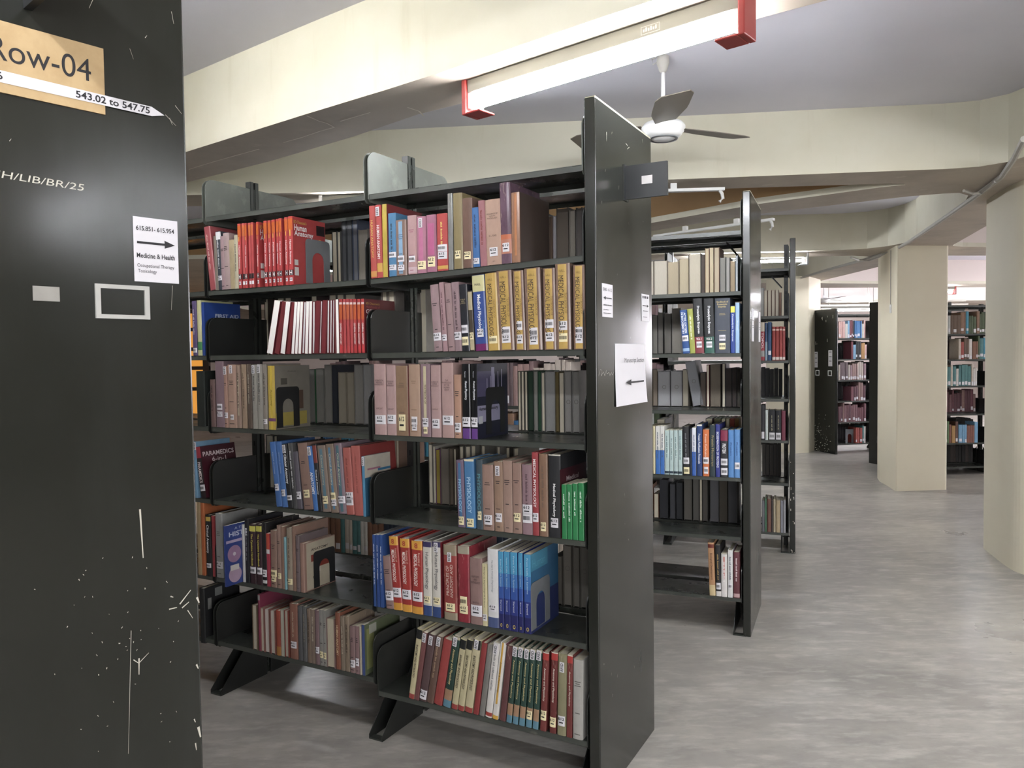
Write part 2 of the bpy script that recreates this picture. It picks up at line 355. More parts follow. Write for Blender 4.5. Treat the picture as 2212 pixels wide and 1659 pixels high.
def bare_rail(p0, p1, label):
    p0 = Vector(p0); p1 = Vector(p1); d = p1 - p0; n = d.length
    e = empty('light_rail', p0, math.atan2(d.y, d.x)); tag(e, label, 'light', 'empty light rails')
    MB().box(0, n, -.02, .02, -.002, .016, M_WHITE).box(.3, .34, -.015, .015, .014, .053, M_WHITE).box(n - .34, n - .3, -.015, .015, .014, .053, M_WHITE).build('channel', e)
    MB().tube([(n - .03, 0, 0), (n - .015, 0, -.02), (n - .01, 0, -.05), (n - .03, 0, -.072)], .011, M_WHITE, 8).build('lamp_holder', e)
bare_rail((.35, 5.05, 2.508), (1.37, 4.965, 2.508), 'bare white light rail with hooked holder under the beam above the second bookcase')
bare_rail((1.28, 6.9, 2.508), (2.07, 6.1, 2.508), 'bare white light rail with hooked holder behind the second bookcase')
batten((2.0, 8.60, 2.508), (3.24, 8.52, 2.508), 'lit tube fitting above the third bookcase', caps=M_METAL)
# fittings over the aisles beside and behind the camera
batten((-1.35, .95, 2.508), (-.3, .18, 2.508), 'lit tube fitting above the near aisle left of the camera', twin=False)
batten((3.2, .45, 2.508), (3.9, -.7, 2.508), 'lit tube fitting over the corridor behind the camera', twin=False)
batten((-2.6, 8.9, 2.508), (-1.4, 8.8, 2.508), 'lit tube fitting over the far left aisle')
batten((5.4, 3.2, 2.898), (6.3, 2.4, 2.898), 'added fill tube fitting on the ceiling slab over the right of the corridor')  # unseen fitting added to light the right pillar and floor
batten((-2.8, 3.05, 2.90), (-1.95, 2.35, 2.90), 'added fill tube fitting on the ceiling slab over the left end of the near aisle')  # added out of view to brighten the near ceiling and beam side
batten((-1.05, 1.935, 2.78), (-2.05, 2.61, 2.78), 'added fill tube fitting on the beam side above the left of the camera', roll=math.radians(-112), dim=True)  # extra unseen tube, added to lift the dark near coffer
batten((2.66, 3.15, 2.508), (2.28, 2.25, 2.508), 'added fill tube fitting under the curved beam right of the camera')  # added out of view to light the right pillar's face
# far hall
batten((7.6, 13.3, 2.508), (6.6, 13.2, 2.508), 'lit tube fitting with red end cap right of the middle pillar', twin=False)
batten((9.3, 14.0, 2.40), (9.6, 15.2, 2.40), 'lit tube fitting flaring beside the right pillar', rods=True)
batten((6.2, 15.6, 2.33), (7.5, 15.6, 2.33), 'lit tube fitting above the far bookcases', rods=True)
batten((5.32, 9.55, 2.898), (5.85, 10.5, 2.898), 'added fill tube fitting over the aisle behind the middle pillar')  # added lamp hidden by the pillar, fills the far hall
batten((7.6, 6.6, 2.50), (8.8, 6.7, 2.50), 'lit tube fitting over the right aisle beyond the right pillar')
batten((1.0, 15.2, 2.898), (2.2, 15.1, 2.898), 'lit tube fitting far behind the third bookcase')
for i, (y, z) in enumerate(((15.9, 2.42), (15.98, 2.5))):
    pp = MB().tube([(5.4, y, z), (9.5, y + .2, z)], .02, M_GREYPIPE, 6).build('pipe')
    tag(pp, ('lower' if i == 0 else 'upper') + ' grey pipe running above the far bookcases', 'pipe')
    for k in (0, 1, 2): MB().tube([(6.0 + k * 1.4, y + .03 + k * .07, z), (6.0 + k * 1.4, y + .03 + k * .07, ZC)], .005, M_GREYPIPE, 5).build('hanger', pp)

# ------------------------------------------------------------------ ceiling fan
def fan(x, y, rod, ang, label, r=.6):
    e = empty('ceiling_fan', (x, y, ZC)); tag(e, label, 'fan')
    MB().lathe([(0, 0), (.03, 0), (.032, -.03), (.02, -.07), (.012, -.08), (0, -.08)], M_GREYPIPE, 16).build('canopy', e, smooth=True)
    MB().tube([(0, 0, -.05), (0, 0, -rod)], .0105, M_WHITE, 10).build('down_rod', e, smooth=True)
    k = MB().tube([(-.02, 0, -.02), (-.05, .0, -.04), (-.055, 0, -.015), (-.03, 0, -.0)], .002, M_GREYPIPE, 5)
    k.build('wire', e)
    MB().box(-.022, .022, -.006, .006, -rod - .045, -rod + .02, M_WHITE).build('hanger', e)
    z = -rod - .045
    m = MB().lathe([(0, z), (.05, z), (.095, z - .012), (.108, z - .028), (.108, z - .036), (.1, z - .044), (.102, z - .052), (.092, z - .06), (.093, z - .066), (.082, z - .076), (.07, z - .084), (.064, z - .082), (.055, z - .088), (0, z - .094)], M_WHITE, 40)
    m.build('motor', e, smooth=True)
    MB().lathe([(.062, z - .0835), (.072, z - .086), (.071, z - .089), (.06, z - .089)], M_METAL, 40).build('trim_ring', e, smooth=True)
    MBl = mat('#6f675c', .45, .1, 10, name='fan_blade_paint')
    for j in range(3):
        t = ang + j * 2 * math.pi / 3; b = MB(); n = 8; vs = []; fs = []
        for i in range(n + 1):
            q = i / n; rr = .1 + (r - .1) * q; w = .05 + .035 * min(1, q * 2.5); zz = z - .03 - .0 * q
            if i == n: w *= .75
            for sgn in (-1, 1):
                dz = sgn * w * .2
                for th in (0, .004):
                    vs.append((rr * math.cos(t) - sgn * w * math.sin(t), rr * math.sin(t) + sgn * w * math.cos(t), zz + dz + th))
        for i in range(n):
            a = i * 4; fs += [(a, a + 4, a + 6, a + 2), (a + 1, a + 3, a + 7, a + 5), (a, a + 1, a + 5, a + 4), (a + 2, a + 6, a + 7, a + 3)]
        fs += [(0, 2, 3, 1), (n * 4, n * 4 + 1, n * 4 + 3, n * 4 + 2)]
        b.add(vs, fs, MBl).build('blade', e)
    return e
fp = atz(1432, 122, ZC)
fan(fp.x, fp.y, .275, math.radians(25), 'white ceiling fan with brown grey blades above the nearest bookcase', r=.5)
fan(5.9, 14.6, .42, math.radians(160), 'distant ceiling fan left of the middle pillar', r=.6)

# ------------------------------------------------------------------ bookcases
class Row:
    def __init__(s, o, az):
        a = math.radians(az); s.o = Vector((o[0], o[1], 0)); s.rz = -a
        s.x = Vector((math.cos(a), -math.sin(a), 0)); s.y = Vector((math.sin(a), math.cos(a), 0))
    def _hit(s, px, py, p, n):
        d = ray(px, py); q = CAM + d * ((p - CAM).dot(n) / d.dot(n)) - s.o
        return q.dot(s.x), q.dot(s.y), q.z
    def hitY(s, px, py, Y): q = s._hit(px, py, s.o + s.y * Y, s.y); return q[0], q[2]
    def hitX(s, px, py, X=0.0): q = s._hit(px, py, s.o + s.x * X, s.x); return q[1], q[2]
    def w(s, X, Y, Z): return s.o + s.x * X + s.y * Y + Vector((0, 0, Z))
M_DARK = mat('#08080a', .8, 0, name='slot_dark')
PW = .562          # depth of a double-faced bookcase
def bracket_poly(y0, y1, z, up, dn=.03, r=.045):
    """side plate outline in (y,z): rounded top corner at the y0 (aisle) side"""
    sg = 1 if y1 > y0 else -1; p = [(y0 + sg * .012, z - dn), (y0, z - dn + .012)]
    for k in range(7):
        t = math.pi / 2 * k / 6; p.append((y0 + sg * r * (1 - math.cos(t)), z + up - r + r * math.sin(t)))
    return p + [(y1, z + up - .0), (y1, z - dn)]
def shelf(parent, xa, xb, za, zb, y0, y1, up=.165, brackets=True, lip=.02, m=None, bm=None):
    m = m or M_SHELFTOP
    e = MB(); sg = 1 if y1 > y0 else -1
    vs = []
    def seg(ya, yb, dz0, dz1, m=m):
        vs = [(x, y, z + dz) for x, z in ((xa, za), (xb, zb)) for y in (ya, yb) for dz in (dz0, dz1)]
        fs = [(0, 1, 3, 2), (4, 6, 7, 5), (0, 4, 5, 1), (2, 3, 7, 6), (0, 2, 6, 4), (1, 5, 7, 3)]
        if sg < 0: fs = [tuple(reversed(f)) for f in fs]
        e.add(vs, fs, m)
    seg(y0, y1, -.003, 0); seg(y0, y0 + sg * .004, -lip, -.003, M_LIP); seg(y1 - sg * .004, y1, -lip, -.003)
    o = e.build('shelf', parent)
    if brackets:
        for x, z, d in ((xa, za, -1), (xb, zb, 1)):
            MB().prism(bracket_poly(y0 - sg * .003, y1 + sg * .03, z, up), 'x', x, x + d * .004, bm or M_STEEL).build('shelf_bracket', o)
    return o
def rack(name_label, R, bays, levels, panels, group='double-faced steel bookcases', H=2.29, back=True, posts=None, canopy=True, back_levels=None, top_br=True, feet=True, post_h=None):
    """bays: [(x_left, x_right)]; levels: per bay list of heights or (left, right) heights; panels: list of (x0, x1)"""
    e = empty('bookcase', R.o, R.rz); tag(e, name_label, 'bookcase', group)
    for (x0, x1) in panels:
        p = MB(); p.box(x0, x1, 0, PW, 0, H, M_PANEL); pn = p.build('end_panel', e, bevel=.004)
        MB().box(x0 + .004, x1 - .0005, .004, PW - .004, H - .004, H + .003, M_WORN).build('worn_top_edge', pn)
    for i, (xa, xb) in enumerate(bays):
        lv = levels[i % len(levels)]
        for k, z in enumerate(lv):
            za, zb = z if isinstance(z, tuple) else (z, z)
            shelf(e, xa, xb, za, zb, .010, .25, bm=M_DUSTY_LIT if k == 0 else None, brackets=top_br or k > 0)
        for k, z in enumerate(back_levels or lv):
            if back:
                za, zb = z if isinstance(z, tuple) else (z, z)
                shelf(e, xa, xb, min(za, zb) - .0, min(za, zb) - .0, PW - .010, PW - .25, bm=M_DUSTY_LIT if k == 0 else None, brackets=top_br or k > 0)
    xs = posts if posts is not None else sorted({round((bays[i][1] + bays[i + 1][0]) / 2, 3) if i + 1 < len(bays) else bays[i][0] - .012 for i in range(len(bays))})
    for x in xs:
        p = MB(); w = .03
        for ya, yb in ((.256, .276), (.284, .304)):
            p.box(x - w / 2, x + w / 2, ya, ya + .003, .0, (post_h or H) - .01, M_STEEL); p.box(x - w / 2, x + w / 2, yb - .003, yb, .0, (post_h or H) - .01, M_STEEL)
            p.box(x - w / 2, x - w / 2 + .003, ya, yb, 0, (post_h or H) - .01, M_SHELFTOP); p.box(x + w / 2 - .003, x + w / 2, ya, yb, 0, (post_h or H) - .01, M_SHELFTOP)
        for k in range(28):
            zz = .3 + k * .07
            if zz < (post_h or H) - .05: p.box(x - .004, x + .004, .2552, .2565, zz, zz + .022, M_DARK)
        po = p.build('post', e)
        if feet:
            for sg in (1, -1):
                y0 = .0 if sg > 0 else PW; ym = .27 if sg > 0 else PW - .27
                t = MB()
                for xx in (x - .032, x + .029): t.prism([(y0, 0), (y0, .018), (ym, .30), (ym, 0)], 'x', xx, xx + .003, M_STEEL)
                t.box(x - .032, x + .032, y0, y0 + sg * .03, 0, .006, M_SHELFTOP)
                t.build('foot', e)
    return e

T1 = [2.083, 1.767, 1.489, 1.18, .862, .52, .215]
R1 = Row((.2735, 2.4765), 28.41)
BX1 = [(-.915, -.050), (-1.797, -.938), (-2.68, -1.82)]
Z1R = [2.083, (1.767, 1.793), 1.489, 1.180, .862, .52, .193]
Z1L = [2.083, 1.767, 1.489, 1.180, .862, .523, .24]
rk1 = rack('nearest full bookcase with black steel end panel and taped manuscript section sign', R1, BX1, [Z1R, Z1L, Z1L], [(-.039, 0)], posts=[-.045 - .012, -.927, -1.809, -2.692])
R2 = Row((1.218, 3.94), 23.1)
BX2 = [(-.915, -.050), (-1.797, -.938), (-2.68, -1.82)]
Z2 = [2.096, 1.787, 1.470, 1.170, .825, .515, .195]
rk2 = rack('second bookcase from the camera, behind the nearest one', R2, BX2, [Z2, T1, T1], [(-.039, 0)], posts=[-.057, -.927, -1.809, -2.692])
R3 = Row((2.05, 5.58), 20.3)
Z3 = [2.08, 1.736, 1.412, 1.13, .827, .513, .148]
rk3 = rack('third bookcase seen edge-on beside the narrow cream pillar', R3, [(-.915, -.050), (-1.797, -.938)], [Z3, T1], [(-.039, 0)], posts=[-.068, -.927, -1.809])
e0 = atz(417, 830, 0); e0 = CAM + ray(417, 830) * (1.4 / ray(417, 830).y)
R0 = Row((e0.x - PW * math.sin(math.radians(41)), e0.y - PW * math.cos(math.radians(41))), 41)
rk0 = rack('black steel bookcase end filling the left edge, with row sign', R0, [(-.915, -.050)], [T1], [(-.039, 0)], posts=[-.057, -.927])
RA = Row((4.60, 10.98), -12.0)
ZA = [2.00, 1.66, 1.36, 1.06, .76, .46, .15]
rkA = rack('far bookcase with scuffed end panel between the narrow and middle pillars', RA, [(.05, .95), (.97, 1.87)], [ZA], [(-.0, .04)], H=2.08, posts=[.96, 1.88], top_br=False)
RB = Row((4.80, 9.57), -12.0)
rkB = rack('far bookcase whose end panel peeks out left of the middle pillar', RB, [(.05, .95)], [[1.98, .15]], [(0, .04)], H=2.10, posts=[.96], top_br=False)
RC = Row((4.35, 8.98), -3.0)
ZC_ = [1.99, 1.66, 1.36, 1.05, .72, .38, .10]
rkC = rack('far bookcase framed between the middle and right pillars', RC, [(.55, 1.31), (1.35, 2.2)], [ZC_], [], H=2.05, posts=[.52, 1.33, 2.22], top_br=False, post_h=2.03)
RD = Row((3.95, 12.25), -12.0)
ZD = [1.98, 1.64, 1.32, 1.0, .7, .4, .14]
rkD = rack('distant bookcase glimpsed just right of the narrow pillar', RD, [(.05, .95)], [ZD], [], H=2.05, posts=[.03, .96], top_br=False, back=False)

for R, rk, a, b_, m in ((R2, rk2, (1569, 523), (1595, 554), M_STEEL), (R3, rk3, (1667, 598), (1689, 622), M_METAL)):
    (xa, za), (xb, zb) = R.hitY(*a, .30), R.hitY(*b_, .30)
    MB().tube([(xa, .30, za), (xb, .30, zb)], .006, m, 6).build('brace', rk)
# signs, labels and marks on the end panels -----------------------------------------------------
def panel_rect(R, pts, depth=.001, X=0.0):
    q = [R.hitX(x, y, X) for x, y in pts]
    return q
UY, UZ = Vector((0, 1, 0)), Vector((0, 0, 1))
def paper(name, R, y0, y1, z0, z1, m, label, cat, th=.0012, X=.0005, group=None):
    e = MB().box(X, X + th, y0, y1, z0, z1, m).build(name)
    e.location = R.o; e.rotation_euler = (0, 0, R.rz)
    if label: tag(e, label, cat, group)
    return e
def arrow(mb, X, yc, zc, L, h, right, m):
    s = 1 if right else -1
    pts = [(-L / 2, -h * .28), (L * .22, -h * .28), (L * .22, -h), (L / 2, 0), (L * .22, h), (L * .22, h * .28), (-L / 2, h * .28)]
    pts = [(yc + s * a, zc + b) for a, b in pts]
    if s < 0: pts.reverse()
    return mb.add([(X, a, b) for a, b in pts], [(0, 1, 2, 3, 4, 5, 6)], m)
def bars(mb, X, y0, y1, z, h, m, n=1, gap=1.6, seed=0):
    r = random.Random(seed)
    for i in range(n):
        y = y0; zz = z - i * h * gap
        while y < y1 - h:
            L = min(h * r.uniform(.5, 2.2), y1 - y); mb.quad((X, y, zz), (0, L, 0), (0, 0, h), m); y += L + h * .45
    return mb
X2 = .0021
# row sign on the left end panel
sg = paper('row_sign', R0, .085, .4235, 1.8785, 1.986, M_PLY, 'plywood coloured card sign reading Row-04 on the left end panel', 'sign', .003, .0005)
ra, rb = R0.hitX(-26, 120)[0], R0.hitX(194, 140)[0]
MB().text('Row-04', (.0038, (ra + rb) / 2, 1.9445), UY, UZ, rb - ra, .036, M_INK, stretch=1.4).build('lettering', sg)
st = MB()
st.add([(.0042, .085, 1.893), (.0042, .50, 1.893), (.0042, .522, 1.899), (.0042, .50, 1.909), (.0042, .085, 1.913)], [(0, 1, 2, 3, 4)], M_PAPER)
so = st.build('number_strip', sg)
so['label'] = 'white paper strip with call numbers'
MB().text('543.02 to 547.75', (.0046, .4375, 1.9015), UY, UZ, .118, .0115, M_INK, bold=True).text('6', (.0046, .2725, 1.903), UY, UZ, .008, .0115, M_INK, bold=True).build('lettering', so)
# range sheet
p = paper('paper_notice', R0, .4635, .5405, 1.607, 1.7175, M_PAPER, 'white paper notice reading 615.851-615.954 Medicine & Health taped on the left end panel', 'notice')
t = MB(); t.text('615.851- 615.954', (X2, .501, 1.6985), UY, UZ, .066, .008, M_INK, bold=True); arrow(t, X2, .502, 1.674, .066, .007, True, M_INK)
t.text('Medicine & Health', (X2, .501, 1.652), UY, UZ, .066, .0085, M_INK, bold=True); t.text('Occupational Therapy', (X2, .5005, 1.634), UY, UZ, .064, .0078, M_INK); t.text('Toxicology', (X2, .4855, 1.6245), UY, UZ, .032, .0078, M_INK)
t.build('lettering', p)
# card holder, sticker and scratches are part of the left end
ch = MB()
ch.box(0, .004, .399, .407, 1.542, 1.599, M_HOLDER).box(0, .004, .479, .487, 1.542, 1.599, M_HOLDER).box(0, .004, .407, .479, 1.542, 1.549, M_HOLDER).box(0, .004, .407, .479, 1.592, 1.599, M_HOLDER)
ch.build('card_holder', rk0)
MB().box(0, .001, .308, .346, 1.567, 1.590, mat('#8d8a84', .6, .15, 40)).build('blank_sticker', rk0)
MB().text('JH/LIB/BR/25', (.0009, .325, 1.753), Vector((0, .995, -.02)), Vector((0, .22, 1)).normalized(), .145, .0145, M_CHALK).build('chalk_writing', rk0)
rs = random.Random(5); mk = MB()
def scratch(mb, R, a, b, wpx, m, X=.0006):
    (ya, za), (yb, zb) = R.hitX(*a), R.hitX(*b); d = Vector((0, yb - ya, zb - za)); n = Vector((0, -d.z, d.y)).normalized() * wpx
    A = Vector((X, ya, za)); B = Vector((X, yb, zb)); mb.add([A - n * .4, B - n * .2, B + n * .2, A + n * .4], [(0, 1, 2, 3)], m)
for a, b, w in (((283, 1362), (277, 1628), .0011), ((300, 1422), (300, 1457), .003), ((288, 1425), (300, 1433), .002), ((300, 1432), (321, 1410), .0018), ((365, 1316), (382, 1312), .003), ((388, 1305), (412, 1274), .003), ((393, 1313), (408, 1300), .003), ((405, 1318), (416, 1335), .002), ((425, 1290), (430, 1302), .005), ((302, 1100), (309, 1205), .004), ((372, 617), (370, 670), .0008), ((357, 248), (380, 272), .0008), ((378, 228), (392, 246), .001), ((366, 255), (372, 270), .0008), ((200, 0), (192, 18), .0012), ((370, 25), (375, 52), .001), ((313, 82), (317, 77), .0014), ((424, 1435), (428, 1444), .004), ((428, 1570), (433, 1592), .006), ((419, 1553), (422, 1560), .003), ((422, 1605), (424, 1620), .003), ((368, 1288), (374, 1290), .003), ((20, 305), (24, 300), .001), ((280, 105), (288, 128), .0006)):
    scratch(mk, R0, a, b, w, M_CHALK)
for k in range(55):
    x = rs.gauss(270, 85); y = rs.gauss(1400, 130)
    if 20 < x < 425 and 1180 < y < 1640: scratch(mk, R0, (x, y), (x + rs.uniform(-3, 3), y + rs.uniform(-4, 4)), rs.uniform(.0008, .0022), M_CHALK)
mk.build('paint_chips', rk0)
(ya, za) = R0.hitX(50, 19); MB().box(.0, .152, ya, ya + .012, za, za + .11, M_BLACK).build('sign_plate', rk0)

# notices on the nearest end panel
p = paper('paper_notice', R1, .045, .140, 1.5945, 1.7035, M_PAPER, 'narrow white notice reading 500-612 with left arrow on the nearest end panel', 'notice')
t = MB(); t.text('500- 612', (X2, .092, 1.685), UY, UZ, .078, .0105, M_INK); arrow(t, X2, .0925, 1.657, .075, .006, False, M_INK); bars(t, X2, .055, .13, 1.632, .0035, M_INK, 1, seed=3); bars(t, X2, .055, .10, 1.617, .0025, M_INK, 1, seed=4); bars(t, X2, .055, .125, 1.606, .0025, M_INK, 1, seed=5); t.build('lettering', p)
p = paper('paper_notice', R1, .437, .523, 1.593, 1.694, M_PAPER, 'narrow white notice with right arrow near the far edge of the nearest end panel', 'notice')
t = MB(); bars(t, X2, .445, .515, 1.678, .009, M_INK, 1, seed=7); arrow(t, X2, .48, 1.651, .07, .006, True, M_INK); bars(t, X2, .45, .51, 1.63, .003, M_INK, 1, seed=8); bars(t, X2, .45, .50, 1.608, .0025, M_INK, 1, seed=9); t.build('lettering', p)
mn = MB(); y0, y1, z0, z1 = .158, .457, 1.293, 1.508
for i in range(6):
    pass
g = [(y0 + (y1 - y0) * u, z0 + (z1 - z0) * v, .001 + .010 * (1 - v) ** 2 * (.4 + .6 * u) + .004 * max(0, u - .8) * 5) for v in [k / 8 for k in range(9)] for u in [k / 8 for k in range(9)]]
mn.add([(x, y, z) for y, z, x in g], [(j * 9 + i, j * 9 + i + 1, (j + 1) * 9 + i + 1, (j + 1) * 9 + i) for j in range(8) for i in range(8)], M_PAPER)
p = mn.build('paper_notice'); p.location = R1.o; p.rotation_euler = (0, 0, R1.rz)
tag(p, 'white paper sheet reading Manuscript Section with left arrow on the nearest end panel', 'notice')
so = p.modifiers.new('thick', 'SOLIDIFY'); so.thickness = .0004
t = MB().text('Manuscript Section', (.0085, .335, 1.448), UY, UZ, .205, .021, M_INK); arrow(t, .0105, .335, 1.372, .19, .011, False, M_INK); t.build('lettering', p)
(ya, za), (yb, zb) = R1.hitX(1349, 359), R1.hitX(1349, 431)
sp = MB().box(.0, .152, ya, ya + .012, zb, za, M_BLACK).box(0, .004, ya - .012, ya + .03, zb - .004, za + .004, M_BLACK).build('sign_plate', rk1)
MB().box(.062, .10, ya - .001, ya, (za + zb) / 2 - .012, (za + zb) / 2 + .016, mat('#a6a2a0', .6, .1, 40)).build('blank_sticker', sp)
mk = MB(); hw = [(1293, 812), (1296, 798), (1300, 800), (1298, 812), (1303, 803), (1306, 812), (1309, 800), (1311, 808), (1315, 804), (1317, 811), (1320, 804), (1322, 810), (1326, 803)]
for a, b in zip(hw[:-1], hw[1:]): scratch(mk, R1, a, b, .0018, M_CHALK)
mk.build('chalk_writing', rk1)
mk = MB(); rs = random.Random(8)
for k in range(26):
    x = rs.uniform(1298, 1400); y = rs.uniform(260, 1500); scratch(mk, R1, (x, y), (x + rs.uniform(-1, 1), y + rs.uniform(2, 9)), rs.uniform(.0008, .002), M_CHALK)
for a, b in (((1310, 285), (1310, 305)), ((1359, 318), (1355, 322)), ((1352, 310), (1356, 316))): scratch(mk, R1, a, b, .002, M_CHALK)
mk.build('paint_chips', rk1)
for i, (a, lb) in enumerate(((.06, 'narrow white notice near the near edge of the second end panel'), (.42, 'narrow white notice near the far edge of the second end panel'))):
    p = paper('paper_notice', R2, a, a + .09, 1.53, 1.70, M_PAPER, lb, 'notice'); t = MB(); arrow(t, X2, a + .045, 1.64, .06, .005, i == 1, M_INK); bars(t, X2, a + .012, a + .08, 1.61, .003, M_INK, 2, 3, seed=i); t.build('lettering', p)
mk = MB()
for k in range(14):
    x = rs.uniform(1704, 1716); y = rs.uniform(950, 1200)
    X, Z = R3.hitY(x, y, 0); X = min(-.004, max(-.035, X)); mk.quad((X, -.0008, Z), (rs.uniform(.002, .005), 0, 0), (0, 0, rs.uniform(.004, .02)), M_CHALK)
mk.build('paint_chips', rk3)
# far end panel faces the aisle on its left side (-x)
def far_notice(R, y0, y1, z0, z1, label, X=-.0015):
    e = MB().box(X, X + .0012, y0, y1, z0, z1, M_PAPER).build('paper_notice'); e.location = R.o; e.rotation_euler = (0, 0, R.rz); tag(e, label, 'notice')
    b = MB()
    for z in (z1 - .03, (z0 + z1) / 2 + .02, z0 + .07): b.box(X - .0006, X, y0 + .015, y1 - .015, z, z + .008, M_INK)
    b.build('lettering', e)
far_notice(RA, .42, .50, 1.24, 1.47, 'white notice at the left edge of the scuffed far end panel')
far_notice(RA, .07, .16, 1.26, 1.49, 'white notice at the right edge of the scuffed far end panel')
far_notice(RB, .16, .30, 1.25, 1.40, 'white notice on the far end panel beside the middle pillar')
for y in (.08, .38):
    h = MB()
    for a, b, c, d in ((y, y + .09, 1.19, 1.2), (y, y + .09, 1.12, 1.13), (y, y + .01, 1.12, 1.2), (y + .08, y + .09, 1.12, 1.2)): h.box(-.003, 0, a, b, c, d, M_WHITE)
    h.build('card_holder', rkA)
mk = MB()
for k in range(70):
    y = rs.uniform(.08, .5); z = abs(rs.gauss(.22, .15)); a = rs.uniform(0, 3)
    mk.quad((-.0008, y, z), (0, rs.uniform(.003, .03), rs.uniform(-.02, .02)), (0, .002, rs.uniform(.004, .012)), M_CHALK)
for k in range(8): mk.quad((-.0008, rs.uniform(.05, .5), rs.uniform(1.5, 2.0)), (0, .012, 0), (0, 0, rs.uniform(.008, .05)), M_CHALK)
mk.build('paint_chips', rkA)
tag((lambda e: (setattr(e, 'location', RC.w(.62, .10, 1.99)), setattr(e, 'rotation_euler', (0, 0, RC.rz)), e)[2])(MB().box(-.12, .1, -.08, .1, 0, .045, mat('#4f5054', .5, .1)).box(-.1, .12, -.07, .09, .045, .07, mat('#5f6066', .5, .1)).build('flat_box')), 'grey flat stack lying on top of the far bookcase', 'box')

# ------------------------------------------------------------------ books
ORD = 'first second third fourth fifth sixth seventh eighth ninth tenth eleventh twelfth thirteenth fourteenth fifteenth sixteenth seventeenth eighteenth nineteenth twentieth'.split()
ORD += ['twenty-' + o for o in ORD[:9]] + ['thirtieth']
BOOKS = []
_mat0 = mat
def mat(h, *a, **k):
    """cloth and card colours of the books: a little duller than they read under bright tubes"""
    v = [int(h[i:i + 2], 16) for i in (1, 3, 5)]; g = .3 * v[0] + .59 * v[1] + .11 * v[2]
    v = [min(255, int(round((x * .80 + g * .20) * .90))) for x in v]
    h2 = '#%02x%02x%02x' % tuple(v); nz = k.get('noise', a[1] if len(a) > 1 else .15)
    if nz < .29: return _mat0(h2, *a, **k)
    key = (h2, 'worn', nz)
    if key not in _mats:
        dk = '#%02x%02x%02x' % tuple(int(x * .66) for x in v); pl = '#%02x%02x%02x' % tuple(int(x * .45 + y * .55) for x, y in zip(v, (190, 178, 158)))
        _mats[key] = layered('worn_cover', h2, [(dk, 14, (1, 1, .5), .42, .72, min(.9, nz * 1.6)), (pl, 55, (1.6, 1, .45), .60, .68, min(.85, nz * 1.5))], a[0] if a else .4)
    return _mats[key]
def zlin(z, X, bay):
    if isinstance(z, tuple): return z[0] + (z[1] - z[0]) * (X - bay[0]) / (bay[1] - bay[0])
    return z
def place(R, org, k, Z, bay, where, rows, Y=.006, rear=False, cat='front'):
    ox, oy = org; out = []
    for i, row in enumerate(rows):
        x0, x1, yt, hexc, desc = row[:5]; o = dict(row[5]) if len(row) > 5 else {}
        Yb = Y + o.get('y', 0)
        p0, p1, pt = ox + x0 / k, ox + x1 / k, oy + yt / k; pc = (p0 + p1) / 2
        Xg, _ = R.hitY(pc, pt, Yb); z = zlin(Z, Xg, bay)
        pb = px_of(R.w(Xg, Yb, z))[1]; pm = (pt + pb) / 2
        XL = R.hitY(p0, pm, Yb)[0]; XR = R.hitY(p1, pm, Yb)[0]; T = XR - XL; Xc = (XL + XR) / 2; a = 0.0
        zt = R.hitY(pc, pt, Yb)[1]
        if 'dx' in o:
            d = o['dx'] / k / 2; Xt, zt = R.hitY(pc + d, pt, Yb); Xb = R.hitY(pc - d, pb, Yb)[0]
            a = math.atan2(Xt - Xb, zt - z); Xc = Xb; T *= math.cos(a)
        h = (zt - z) / math.cos(a)
        T = max(T - .0006, .005)
        b = dict(o, R=R, X=Xc, Y=Yb, Z=z + abs(math.sin(a)) * T / 2, T=T, H=h, a=a, c=hexc, rear=rear, XR=XR, bay=bay)
        b['D'] = o.get('D', min(.235 if not rear else .2, max(.13, h * .74)))
        if rear: b['po'] = True
        b['label'] = '%s, %s from left%s, %s' % (desc, ORD[i], ', rear row' if rear else '', where)
        b['group'] = ('books in the rear row, ' if rear else 'books on the ') + where
        b['area'] = abs((p1 - p0) * (pb - pt)) * (.6 if rear else 5 if 'cov' in o else 1)
        BOOKS.append(b); out.append(b)
    return out

def L(c=.12, t='612', h=.026, w=.9, y=0): return dict(c=c, t=t, h=h, w=w, y=y)
def spine_pts(T, bulge):
    b = bulge
    return [(-T / 2, b), (-T * .40, b * .36), (-T * .2, b * .08), (0, 0), (T * .2, b * .08), (T * .40, b * .36), (T / 2, b)]
def spine_strip(mb, T, bulge, z0, z1, m, off=.0005, frac=1.0):
    p = [(x * frac, y - off) for x, y in spine_pts(T, bulge)]
    n = len(p); mb.add([(x, y, z0) for x, y in p] + [(x, y, z1) for x, y in p], [(i, i + 1, n + i + 1, n + i) for i in range(n - 1)], m)
def book_shell(mb, T, D, H, m, bulge, c):
    out = [(-T / 2, D)] + spine_pts(T, bulge) + [(T / 2, D)]
    inn = [(T / 2 - c, D)] + [(x * (1 - 2 * c / T), y + c) for x, y in reversed(spine_pts(T, bulge))] + [(-T / 2 + c, D)]
    mb.prism(out + inn, 'z', 0, H, m)
UD, UR = Vector((0, 0, -1)), Vector((1, 0, 0))
def book_matrix(b):
    R = b['R']; m = Matrix.Translation(R.w(b['X'], b['Y'], b['Z'])) @ Matrix.Rotation(R.rz, 4, 'Z') @ Matrix.Rotation(b['a'], 4, 'Y')
    if b.get('po'): m = m @ Matrix.Translation((0, b['D'], 0)) @ Matrix.Rotation(math.pi, 4, 'Z')
    return m
